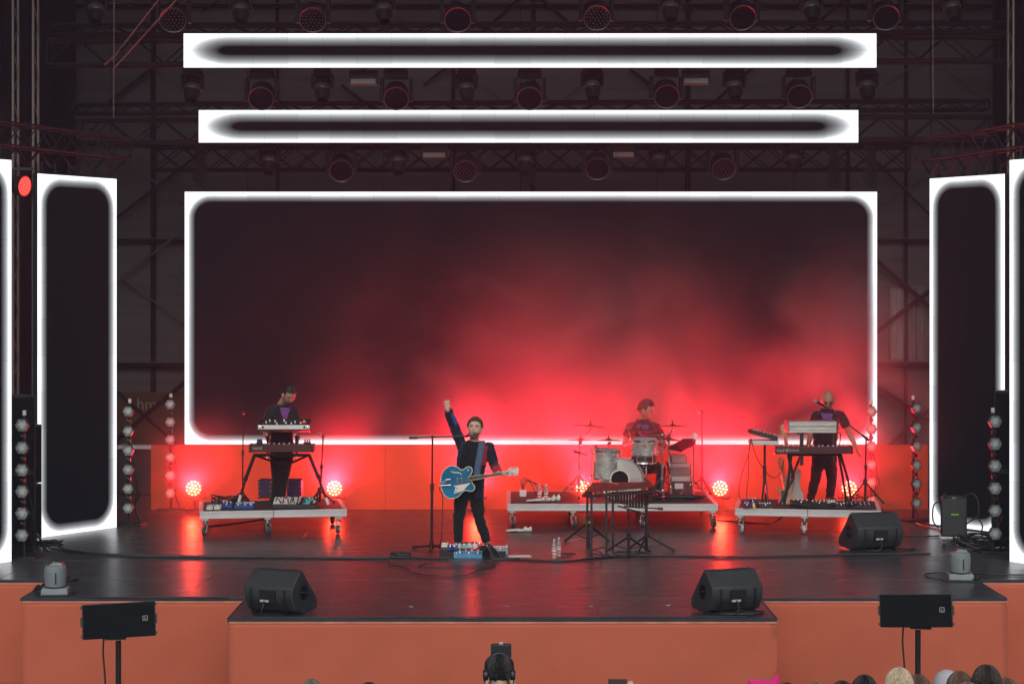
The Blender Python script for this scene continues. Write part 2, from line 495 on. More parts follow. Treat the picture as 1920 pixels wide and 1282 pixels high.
# clutter low on the left in front of the hall wall
mb = MB(); a = U(262, 890, 6.5); mb.box((a.x, 6.5, .38), (.62, .6, .76)); o = mb.build('flight_case', BLACK, bevel=.02); tag(o, 'black flight case standing low behind the second lamp tower', 'flight case')
mb = MB(); mb.box((a.x, 6.2, .80), (.6, .3, .07)); o = mb.build('amplifier', ALUW, bevel=.01); tag(o, 'small grey amplifier lying on the black flight case', 'amplifier')

# black side curtains
CURTB = pm('black_drape', (.006, .0065, .007), .9, var=.3, scale=3, stretch=(8, 8, .4))
def drape(label, x, y0, y1):
    n = 60; mb = MB(); pts = []
    for i in range(n + 1):
        t = i / n; pts.append((x + .07 * math.sin(i * 1.9) + .03 * math.sin(i * .7), y0 + (y1 - y0) * t))
    vs_ = [(px, py, z) for z in (0.02, 9.6) for px, py in pts]
    mb.add(vs_, [(i, i + 1, n + 2 + i, n + 1 + i) for i in range(n)])
    o = mb.build('drape', CURTB, smooth=80); s_ = o.modifiers.new('thick', 'SOLIDIFY'); s_.thickness = .01
    tag(o, label, 'curtain')
drape('tall black drape closing the left side of the stage', -7.65, 2.2, 7.8)
drape('tall black drape closing the right side of the stage', 8.45, 2.2, 7.8)

# ================================================================ LED screens
def screen(label, name, c, z0, wd, ht, rz, white, fade, rad, strength, kx=1.0, hooks=0):
    t = thing(name, label, 'LED screen', (c[0], c[1], z0), rz)
    mb = MB(); mb.box((0, .045, ht / 2), (wd, .09, ht)); mb.build('casing', BLACK, t, world=False)
    hx, hz = wd / 2, ht / 2
    me = bpy.data.meshes.new('display')
    me.from_pydata([(-hx, -.012, 0), (hx, -.012, 0), (hx, -.012, ht), (-hx, -.012, ht), (-hx, -.002, 0), (hx, -.002, 0), (hx, -.002, ht), (-hx, -.002, ht)], [],
                   [(0, 1, 2, 3), (1, 0, 4, 5), (2, 1, 5, 6), (3, 2, 6, 7), (0, 3, 7, 4)])
    uv = me.uv_layers.new(name='UVMap')
    for l in me.loops:
        p = me.vertices[l.vertex_index].co
        uv.data[l.index].uv = (p.x, p.z - hz)
    m = screen_mat(name + '_light', hx, hz, white, fade, rad, strength, kx)
    link('display', me, m, t, smooth=0)
    for i in range(hooks):
        mb = MB(); x = (i + .5) / hooks * wd - hx
        mb.box((x, .045, ht + .03), (.05, .05, .06)); mb.tube([(x, .045, ht + .06), (x, .045, ht + .16)], .012, 6); mb.build('hanging_clamp', BLACKM, t, world=False)
    return t
LS = 1.6
s1 = screen('huge black LED screen with a white glowing border behind the band', 'main_screen', (.30, 4.80), .945, 11.0, 4.01, 0, .046, .115, .26, LS)
s2 = screen('upper of the two long white glowing LED bars hung above the stage', 'light_bar', (.26, 2.0), 6.595, 10.0, .49, 0, .03, .155, .06, LS, .36)
s3 = screen('lower of the two long white glowing LED bars hung above the main screen', 'light_bar', (.25, 3.4), 5.625, 10.0, .49, 0, .03, .155, .06, LS, .36)
s4 = screen('tall white-edged LED column at the left between two lamp towers', 'light_column', (-6.07, 1.10), 0.0, 1.47, 4.97, R(56), .038, .125, .26, LS, 1, 6)
s5 = screen('tall white-edged LED column at the right behind the black amplifier on its dolly', 'light_column', (6.43, 1.42), 0.02, 1.36, 4.97, R(-54.4), .038, .125, .26, LS, 1, 6)
s6 = screen('white-edged LED column cut off by the left edge of the picture', 'light_column', (-6.66, -2.45), 0.0, 1.5, 4.99, R(56), .038, .125, .26, LS, 1, 6)
s7 = screen('white-edged LED column cut off by the right edge of the picture', 'light_column', (6.64, -2.44), 0.0, 1.5, 4.99, R(-54.4), .038, .125, .26, LS, 1, 6)

# ================================================================ trusses and rigging
def truss(name, label, p0, p1, h, d, pitch, mat, r=.024, rb=.011, up=V((0, 0, 1)), double=False, cat='truss'):
    p0, p1 = V(p0), V(p1)
    t = thing(name, label, cat, p0)
    ax = (p1 - p0).normalized(); L = (p1 - p0).length
    sd = ax.cross(up).normalized(); u = sd.cross(ax).normalized()
    cs = [u * (i * h / 2) + sd * (j * d / 2) for i, j in ((1, 1), (1, -1), (-1, -1), (-1, 1))]
    for c in cs: strut(t, 'chord', p0 + c, p1 + c, r, mat, 8)
    n = max(2, round(L / pitch))
    for a, c in ((1, 2), (0, 3), (0, 1)):
        if (a, c) == (0, 1) and L > 9: continue
        for i in range(n):
            q0, q1 = p0 + ax * (L * i / n), p0 + ax * (L * (i + 1) / n)
            if double:
                strut(t, 'brace', q0 + cs[a], q1 + cs[c], rb, mat, 5); strut(t, 'brace', q0 + cs[c], q1 + cs[a], rb, mat, 5)
            else:
                e = (cs[a], cs[c]) if i % 2 else (cs[c], cs[a])
                strut(t, 'brace', q0 + e[0], q1 + e[1], rb, mat, 5)
    for q in (p0, p1):
        for i in range(4): strut(t, 'end_bar', q + cs[i], q + cs[(i + 1) % 4], rb, mat, 5)
    return t
truss('roof_truss', 'long black truss running behind the upper LED bar', U(95, 100, 2.45), U(1880, 92, 2.45), .36, .4, .42, TRUSSB)
truss('roof_truss', 'slim black truss just above the upper LED bar', U(95, 58, 2.9), U(1880, 52, 2.9), .14, .3, .3, TRUSSB)
truss('roof_truss', 'long black truss running behind the lower LED bar', U(150, 247, 3.75), U(1860, 240, 3.75), .34, .4, .42, TRUSSB)
truss('roof_truss', 'slim black truss just above the lower LED bar', U(140, 205, 4.1), U(1850, 198, 4.1), .14, .3, .3, TRUSSB)
truss('roof_truss', 'black cross-braced truss between the lower LED bar and the main screen', U(290, 298, 5.6), U(1702, 298, 5.6), .36, .36, .45, TRUSSB, double=True)
truss('roof_truss', 'black truss at the top edge carrying the highest row of lamps', U(60, -40, 1.0), U(1880, -46, 1.0), .3, .3, .42, TRUSSB)
truss('tower_truss', 'grey lattice tower rising behind the left LED columns', (XX(48, 2.0), 2.0, 0), (XX(48, 2.0), 2.0, 9.6), .29, .29, .34, GREYT, .022, .009, up=V((0, 1, 0)))
truss('tower_truss', 'grey lattice tower at the right edge above the last LED column', (XX(1914, 2.0), 2.0, 0), (XX(1914, 2.0), 2.0, 9.6), .29, .29, .34, GREYT, .022, .009, up=V((0, 1, 0)))
DTR = pm('dark_truss_metal', (.012, .014, .015), .65, .0, var=.3, spec=.2)
def column_truss(label, a, c, z):
    a, c = V((*a, z)), V((*c, z))
    t = truss('column_truss', label, a, c, .30, .3, .3, DTR, .016, .010)
    ax = (c - a).normalized(); L = (c - a).length
    for i in range(6):      # folding hangers below the truss
        p = a + ax * (L * (i + .3) / 6.2) + V((0, 0, -.16)); q = p + ax * (L / 12) + V((0, 0, -.20)); s_ = p + ax * (L / 6.2)
        strut(t, 'hanger', p, q, .018, TRUSSB, 5); strut(t, 'hanger', q, s_, .018, TRUSSB, 5)

def xy(o): return (o.x, o.y)
column_truss('dark truss holding the left LED columns, one end near the tower', xy(U(-30, 252, -.9)), xy(U(230, 268, 1.95)), 5.42)
column_truss('dark truss holding the right LED columns, one end near the tower', xy(U(1950, 252, -.9)), xy(U(1733, 262, 2.1)), 5.40)
# ropes and cables hanging in the roof
ROPE = pm('pink_rope', (.17, .09, .085), .8)
ROPEG = pm('grey_rope', (.15, .14, .14), .8)
def rope(label, pts, r, mat, cat='rope', name='rope', group=None):
    mb = MB(); mb.tube(pts, r, 6); o = mb.build(name, mat); return tag(o, label, cat, group)
rope('pinkish rope slanting up at the top left, the upper one', [U(300, -4, .2), U(216, 104, .4), U(196, 122, .5)], .010, ROPE)
rope('pinkish rope slanting up at the top left, the lower one', [U(334, -4, .2), U(256, 82, .35), U(212, 130, .5)], .010, ROPE)
rope('thin grey steel rope hanging straight down to the left column truss', [U(214, -4, .6), U(213, 222, 1.0)], .007, ROPEG)
rope('thin grey steel rope hanging straight down to the right column truss', [U(1749, -4, .6), U(1750, 212, 1.0)], .007, ROPEG)
for i, (px, lab) in enumerate(((372, 'left end'), (988, 'middle'), (1560, 'right part'), (1628, 'right end'))):
    mb = MB()
    for j in range(4):
        x = px + j * 4 - 6; e = 336 + (j * 7) % 12
        mb.tube(curve([U(x, 272, 5.3), U(x + 2, 305, 5.3), U(x - 3, e, 5.3), U(x + 9, e + 2, 5.3), U(x + 7, 300, 5.3), U(x + 4, 274, 5.3)], 6), .014, 5)
    tag(mb.build('cable_loop', CABLE), 'bunch of black cable loops hanging at the %s of the third truss' % lab, 'cable')

# ================================================================ lamps in the roof
LENS = pm('dark_lens', (.004, .0045, .006), .7, var=.2, spec=.0)
RIM = pm('lamp_rim', (.06, .06, .065), .35, .3)
DOTL = pm('lamp_dots', (.07, .075, .085), .4, spec=.2)
def wash_light(dots):
    t = thing('wash_light', 'x', 'stage light')
    mb = MB(); mb.box((0, 0, -.09), (.36, .26, .14), top=.9); mb.box((0, .03, .02), (.07, .07, .12)); mb.build('lamp_base', LAMPB, t, False, bevel=.012)
    for s in (-1, 1):
        mb = MB(); mb.box((s * .215, 0, -.325), (.055, .17, .33)); mb.box((s * .235, -.02, -.46), (.03, .1, .05)); mb.build('yoke_arm', LAMPB, t, False, bevel=.012)
    ax = V((0, -.86, -.5)).normalized(); o = V((0, .05, -.37))
    mb = MB(); mb.lathe([(.06, -.16), (.13, -.15), (.172, -.07), (.172, .10), (.188, .11), (.188, .17), (.178, .185), (.165, .16)], o, ax, 28, 0, True)
    h = mb.build('lamp_head', LAMPB, t, False)
    mb = MB(); mb.lathe([(.182, .168), (.19, .178), (.182, .19), (.172, .182)], o, ax, 28, ring=True); mb.build('rim', RIM, h, False)
    mb = MB(); mb.lathe([(.001, .17), (.168, .168)], o, ax, 28); mb.build('lens', LENS, h, False)
    if dots:
        mb = MB(); x, y = frame(ax)
        for rr, n in ((0, 1), (.05, 6), (.1, 12), (.145, 18)):
            for i in range(n):
                a = 6.2832 * i / n
                mb.ell(o + ax * .172 + (x * math.cos(a) + y * math.sin(a)) * rr, .0115, 6, 4)
        d = mb.build('lens_dots', DOTL, h, False); d['kind'] = 'stuff'
    return t
def spot_light():
    t = thing('spot_light', 'x', 'stage light')
    mb = MB(); mb.box((0, 0, -.07), (.27, .2, .11), top=.9); mb.box((0, .03, .02), (.06, .06, .12)); mb.build('lamp_base', LAMPB, t, False, bevel=.01)
    for s in (-1, 1):
        mb = MB(); mb.box((s * .145, .02, -.2), (.035, .12, .22)); mb.tube([(s * .165, .02, -.27), (s * .12, .02, -.27)], .04, 12); mb.build('yoke_arm', LAMPB, t, False, bevel=.008)
    ax = V((0, -.45, -.9)).normalized(); o = V((0, .06, -.24))
    mb = MB(); mb.lathe([(.05, -.13), (.11, -.11), (.125, .0), (.122, .12), (.10, .22), (.085, .27), (.07, .25)], o, ax, 20, 0, True)
    h = mb.build('lamp_head', LAMPB, t, False)
    mb = MB(); mb.lathe([(.124, .03), (.129, .05), (.127, .10), (.122, .115)], o, ax, 20, ring=True); mb.build('collar', RIM, h, False)
    mb = MB(); mb.lathe([(.001, .262), (.07, .262)], o, ax, 20); mb.build('lens', LENS, h, False)
    return t
NTH = ['first', 'second', 'third', 'fourth', 'fifth', 'sixth', 'seventh', 'eighth', 'ninth', 'tenth']
wd0, wd1, sp0 = wash_light(True), wash_light(False), spot_light()
used = set()
def lampat(proto, loc, rz, label, group):
    if proto.name not in used:
        used.add(proto.name); proto.location = loc; proto.rotation_euler = (0, 0, rz); proto['label'] = label; o = proto
    else: o = dup(proto, loc, rz, label)
    o['group'] = group
    return o
rows = [('top row', -22, 1.0, [(325, 1), (587, 1), (858, 0), (1118, 1), (1390, 0), (1660, 0)], [(180, 0), (452, 0), (720, 0), (1257, 0), (1522, 0), (1787, 0)]),
        ('middle row', 128, 2.35, [(491, 0), (743, 0), (993, 0), (1249, 0), (1497, 0)], [(360, 0), (605, 0), (875, 0), (1111, 0), (1377, 0), (1626, 0)]),
        ('lowest row', 266, 3.85, [(640, 0), (873, 1), (1120, 0), (1355, 1)], [(505, 0), (747, 0), (985, 0), (1237, 0), (1488, 0)])]
where = {'top row': 'at the top edge of the picture', 'middle row': 'between the two LED bars', 'lowest row': 'below the lower LED bar'}
for rn, py, Y, big, small in rows:
    for i, (px, dt) in enumerate(big):
        lampat(wd0 if dt else wd1, U(px, py - (4 if px > 1100 else 0), Y), R(random.uniform(-6, 6)), '%s wide round wash light from the left, hanging %s' % (NTH[i], where[rn]), 'wash lights in the ' + rn)
    for i, (px, dt) in enumerate(small):
        lampat(sp0, U(px, py - (4 if px > 1100 else 0), Y), R(random.uniform(-10, 10)), '%s narrow spot light from the left, hanging %s' % (NTH[i], where[rn]), 'spot lights in the ' + rn)
# flat strobe panels
STRF = pm('strobe_front', (.40, .44, .45), .4, var=.15, stretch=(1, 1, 6), spec=.2)
def strobe(px, py, Y, w_, label):
    p = U(px, py, Y); t = thing('strobe_panel', label, 'strobe light', p)
    k = (Y - CY) / F
    mb = MB(); mb.box((0, .05, -.10), (w_ * k, .1, .22)); mb.build('casing', BLACK, t, False, bevel=.01)
    mb = MB(); mb.box((0, -.004, -.155), (w_ * k * .86, .012, .07)); mb.build('glass', STRF, t, False)
    mb = MB(); mb.box((0, .05, .05), (.04, .04, .1)); mb.build('clamp', BLACKM, t, False)
strobe(681, 133, 2.5, 54, 'flat strobe panel between the second spot light and second wash light of the middle row')
strobe(1305, 132, 2.5, 52, 'flat strobe panel beside the fourth wash light of the middle row')
strobe(814, 272, 4.0, 48, 'flat strobe panel left of the round dotted lamp below the lower LED bar')
strobe(1167, 271, 4.0, 48, 'flat strobe panel right of the centre below the lower LED bar')
# red lamp beside the tower at the left
t = thing('red_par_lamp', 'round red glowing lamp hung on the lattice tower beside the left LED column', 'stage light', U(45, 325, 1.7))
o = U(45, 349, 1.55); ax = V((.90, -.42, -.12)).normalized()
mb = MB(); mb.lathe([(.06, -.22), (.12, -.18), (.15, -.04), (.155, .02), (.143, .02), (.143, .0)], o, ax, 24, 0, True); h = mb.build('lamp_head', BLACK, t)
REDL = em('red_led_glow', (1, .035, .03), 1.5); REDD = em('red_led_spark', (1, .25, .18), 1.8)
mb = MB(); mb.lathe([(.001, .012), (.142, .010)], o, ax, 24); mb.build('lens', REDL, h)
mb = MB(); x, y = frame(ax)
for rr, n in ((.03, 6), (.07, 12), (.11, 18)):
    for i in range(n):
        a = 6.2832 * i / n; mb.ell(o + ax * .013 + (x * math.cos(a) + y * math.sin(a)) * rr, .008, 5, 4)
mb.build('led_cells', REDD, h)['kind'] = 'stuff'
mb = MB(); mb.bar(o + V((-.17, .05, 0)), o + V((-.17, .05, .25)), .02, .04); mb.bar(o + V((.12, .12, 0)), o + V((.12, .12, .25)), .02, .04); mb.bar(o + V((-.17, .05, .25)), o + V((.12, .12, .25)), .02, .04); mb.build('yoke', BLACKM, t)

# ================================================================ hexagon lamp towers
m = bpy.data.materials.new('honeycomb_lens'); m.use_nodes = True
N, L = m.node_tree.nodes, m.node_tree.links
tc = N.new('ShaderNodeTexCoord'); vo = N.new('ShaderNodeTexVoronoi'); vo.inputs['Scale'].default_value = 62; vo.inputs['Randomness'].default_value = .15
L.new(tc.outputs['Object'], vo.inputs['Vector'])
cr = N.new('ShaderNodeValToRGB'); e = cr.color_ramp.elements; e[0].position = .44; e[0].color = (.70, .80, .80, 1); e[1].position = .60; e[1].color = (.10, .12, .125, 1)
L.new(vo.outputs['Distance'], cr.inputs[0]); L.new(cr.outputs[0], N['Principled BSDF'].inputs['Base Color']); N['Principled BSDF'].inputs['Roughness'].default_value = .35
HEXL = m
def hex_tower(label, px, base, zs_, top, s, rz, n=6):
    """zs_: photo rows of the hexagons' centres"""
    p = FL(px, base); Y = p.y
    t = thing('lamp_tower', label, 'lamp tower', p, rz, 'hexagon lamp towers')
    k = (Y - CY) / F
    Z = lambda py: CZ - (py - HY) * k
    mb = MB(); mb.box((0, .09, .012), (.42, .36, .024)); mb.build('base_plate', BLACKM, t, False, bevel=.004)
    mb = MB(); mb.tube([(0, .09, .02), (0, .09, Z(top) - .05)], .02, 8); mb.build('pole', BLACKM, t, False)
    mb = MB(); mb.tube([(0, .09, Z(top) - .06), (0, .09, Z(top))], .024, 10); mb.build('pole_cap', WHITEP, t, False)
    for i, py in enumerate(zs_):
        c = V((0, 0, Z(py))); r = s
        mb = MB(); mb.lathe([(r * .55, -.10), (r * .98, -.05), (r * 1.05, 0), (r * 1.05, .012), (r * .97, .016), (r * .97, .0)], c, (0, -1, 0), 6, R(0), True)
        h = mb.build('hexagon_lamp', BLACK, t, False, smooth=20)
        mb = MB(); mb.lathe([(.001, .012), (r * .97, .006)], (0, 0, 0), (0, -1, 0), 6, R(0)); ln = mb.build('lens', HEXL, h, False, smooth=0); ln.location = c
        if i < len(zs_) - 1:
            zc = (Z(py) + Z(zs_[i + 1])) / 2
            mb = MB(); mb.box((0, .05, zc), (.055, .05, .05)); mb.tube([(-.028, .03, zc + .015), (.028, .03, zc - .01)], .016, 8); mb.build('coupling', BLACKM, t, False)
    mb = MB()
    for j in range(2): mb.tube(curve([(.03, .1, .9 - j * .3), (.10 + .03 * j, .12, .55 - j * .1), (.06, .14, .25), (.13, .16, .03)], 6), .009, 5)
    mb.build('cable', CABLE, t, False)
    return t
hex_tower('near left lamp tower of pale hexagons beside the cut-off LED column', 41, 1045, [797, 839, 881, 921, 962, 1003], 770, .089, R(-6))
hex_tower('lamp tower half hidden behind the left LED column', 66, 1000, [780, 818, 855, 893, 931, 968], 752, .083, R(20))
hex_tower('lamp tower of pale hexagons standing right of the left LED column', 240, 985, [771, 808, 844, 880, 916, 952], 748, .083, R(-4))
hex_tower('lamp tower veiled by red smoke at the left end of the orange wall', 319, 958, [758, 791, 824, 857, 891, 924], 738, .083, R(3))
hex_tower('reddened lamp tower in front of the lower right corner of the main screen', 1634, 958, [771, 804, 837, 871, 904, 937], 751, .083, R(-4))
hex_tower('lamp tower standing just left of the right LED column', 1719, 976, [765, 801, 836, 872, 907, 943], 742, .084, R(22))
hex_tower('near right lamp tower of pale hexagons in front of the right LED column', 1866, 1036, [790, 832, 873, 915, 957, 1000], 765, .089, R(5))
# ================================================================ people
def skinmat(name, col):
    return pm(name, col, .5, var=.10, scale=14, bump=.05, bscale=160, spec=.35)
SKIN = skinmat('skin', (.66, .42, .32)); SKIN2 = skinmat('tanned_skin', (.40, .22, .15))
LIPS = pm('lips', (.26, .085, .07), .5); BROW = pm('brow_hair', (.035, .022, .016), .7); MOUTHM = pm('mouth_inside', (.05, .012, .012), .5); STUB = pm('stubble', (.22, .125, .09), .6)
TEETH = pm('teeth', (.7, .66, .6), .3)
def hairmat(name, col): return pm(name, col, .42, var=.5, scale=30, stretch=(3, 3, .5), bump=.6, bscale=70)
HAIRD = hairmat('dark_hair', (.028, .018, .012)); HAIRB = hairmat('black_hair', (.010, .009, .009)); HAIRBR = hairmat('brown_hair', (.12, .068, .04)); HAIRG = hairmat('grey_brown_hair', (.16, .13, .10)); HAIRBL = hairmat('blonde_hair', (.52, .44, .30))
def fabric(name, col, **k): return pm(name, col, .85, var=k.pop('var', .2), scale=9, bump=.25, bscale=28, spec=.2, sheen=.15, **k)
BLK = fabric('black_fabric', (.011, .011, .012)); BLK2 = fabric('soft_black_cotton', (.016, .015, .018)); NAVY = fabric('navy_wool', (.014, .018, .038)); PURP = fabric('purple_print', (.17, .06, .24), var=.1)
BLUEP = fabric('blue_patch', (.02, .10, .36), var=.1); REDP = fabric('red_patch', (.45, .02, .03), var=.1); DENIM = fabric('denim_strap', (.075, .125, .22), var=.15)
SHOE = pm('black_leather', (.015, .014, .014), .35)

def head_mesh(mb, M, scale=1.0, grow=0.0, n=28, m=22, face=True, rough=0.0, keep=None):
    """head in its own frame: x right, face at -y, z up, origin in the middle of the skull"""
    vs_, fs_ = [], []
    for i in range(m + 1):
        th = math.pi * i / m
        for k in range(n):
            a = 2 * math.pi * k / n
            d = V((math.sin(th) * math.cos(a), math.sin(th) * math.sin(a), math.cos(th)))
            pw = lambda t: math.copysign(abs(t) ** (.82 if d.z > 0 else 1), t)
            x, y, z = pw(d.x) * .075, pw(d.y) * .094, d.z * .118
            if z < 0:
                q = min(1, -z / .122)
                x *= 1 - .30 * q ** 1.6
                y = y * (1 - .22 * q) - .012 * q
                if d.y > 0: y *= 1 - .35 * q
            if face and d.y < 0:
                g = lambda cx, cz, sx_, sz_: math.exp(-((x - cx) / sx_) ** 2 - ((z - cz) / sz_) ** 2)
                y -= .020 * g(0, -.022, .012, .020) + .010 * g(0, .0, .009, .022)
                y += .009 * (g(.031, .016, .017, .011) + g(-.031, .016, .017, .011))
                y -= .004 * (g(.03, .036, .03, .008) + g(-.03, .036, .03, .008))
                y -= .005 * g(0, -.062, .022, .010); y -= .006 * g(0, -.104, .022, .014)
            p = V((x, y, z)); p += d * grow * (1 if face or rough > 90 else .3 + .7 * max(0.0, d.z) + .25 * max(0.0, d.y))
            if rough: p += d * (noise.noise(p * 38 + V((scale * 9, 0, 0))) * rough + noise.noise(p * 90) * rough * .5)
            vs_.append(M @ (p * scale))
    for i in range(m):
        for k in range(n):
            if keep and not keep(math.pi * (i + .5) / m, 2 * math.pi * (k + .5) / n): continue
            a, b = i * n + k, i * n + (k + 1) % n
            fs_.append((a, a + n, b + n, b))
    mb.add(vs_, fs_)

def limb(mb, pts, radii, n=12):
    """tapered limb through joints; radii given at each joint"""
    pts = [V(p) for p in pts]; P, Rr = [], []
    for i in range(len(pts) - 1):
        for k in range(5):
            t = k / 5; P.append(pts[i].lerp(pts[i + 1], t)); e = t * t * (3 - 2 * t); Rr.append(radii[i] * (1 - e) + radii[i + 1] * e)
    P.append(pts[-1]); Rr.append(radii[-1])
    mb.tube(P, Rr, n)

def hand(mb, wr, d, nrm, curl, thumb=1, s=1.0):
    """palm and five fingers; d points along the fingers, nrm out of the palm, thumb side sign"""
    d = d.normalized(); sd = d.cross(nrm).normalized(); nrm = sd.cross(d).normalized()
    L = .085 * s
    mb.loft([(wr - d * .015, sd * .026 * s, nrm * .019 * s), (wr + d * L * .35, sd * .036 * s, nrm * .016 * s), (wr + d * L, sd * .042 * s, nrm * .013 * s), (wr + d * (L + .012), sd * .034 * s, nrm * .008 * s)], 12, .8)
    for i, (off, ln) in enumerate(((-.032, .060), (-.0108, .076), (.0108, .080), (.032, .070))):
        p = wr + d * L + sd * off * s; q = d.copy(); pts = [p - q * .01, p]; r = [.0095 * s, .0095 * s]
        for j, (f, c) in enumerate(((.42, .75), (.32, 1.1), (.26, .8))):
            rot = Matrix.Rotation(-curl * c, 3, sd); q = (rot @ q)
            if q.dot(q) > 0: p = p + q.normalized() * ln * f * s * 1.12
            pts.append(p); r.append((.009, .0082, .0068)[j] * s)
        mb.tube(pts, r, 8)
    b = wr + d * L * .25 + sd * .026 * s * thumb + nrm * .008 * s
    q = (d * .7 + sd * .75 * thumb + nrm * .25).normalized(); e = b + q * .042 * s
    f = e + (d * .8 + nrm * (.3 + curl * .5) - sd * thumb * min(.8, curl * .7)).normalized() * .032 * s
    mb.tube([b - q * .02, b, e, f], [.013 * s, .0125 * s, .0105 * s, .008 * s], 8)

def remesh(mb, name, voxel, mats, it=4, pick=None, cut=None, fac=.5, fold=0.0):
    me = mb.mesh('tmp'); o = bpy.data.objects.new('tmp', me); COL.objects.link(o)
    r = o.modifiers.new('r', 'REMESH'); r.mode = 'VOXEL'; r.voxel_size = voxel
    s_ = o.modifiers.new('s', 'SMOOTH'); s_.factor = fac; s_.iterations = it
    dg = bpy.context.evaluated_depsgraph_get()
    me2 = bpy.data.meshes.new_from_object(o.evaluated_get(dg))
    bpy.data.objects.remove(o); bpy.data.meshes.remove(me)
    me2.name = name; me2.materials.clear()
    for m_ in mats: me2.materials.append(m_)
    if pick or cut:
        bm = bmesh.new(); bm.from_mesh(me2); dead = []
        for f in bm.faces:
            c = f.calc_center_median()
            if cut and cut(c): dead.append(f); continue
            if pick: f.material_index = pick(c, f.normal)
        if dead: bmesh.ops.delete(bm, geom=dead, context='FACES')
        bm.to_mesh(me2); bm.free()
    if fold:
        ns = [v.normal.copy() for v in me2.vertices]
        for v, n_ in zip(me2.vertices, ns):
            p = v.co; v.co = p + n_ * (noise.noise(V((p.x * 9, p.y * 9, p.z * 17 + p.x * 8))) * fold + abs(noise.noise(V((p.x * 14 + 5, p.y * 14, p.z * 26 - p.x * 12)))) * fold * .8)
    me2.shade_smooth()
    return me2
def place(me, name, root):
    me.transform(wm(root).inverted())
    o = bpy.data.objects.new(name, me); COL.objects.link(o); o.parent = root
    return o

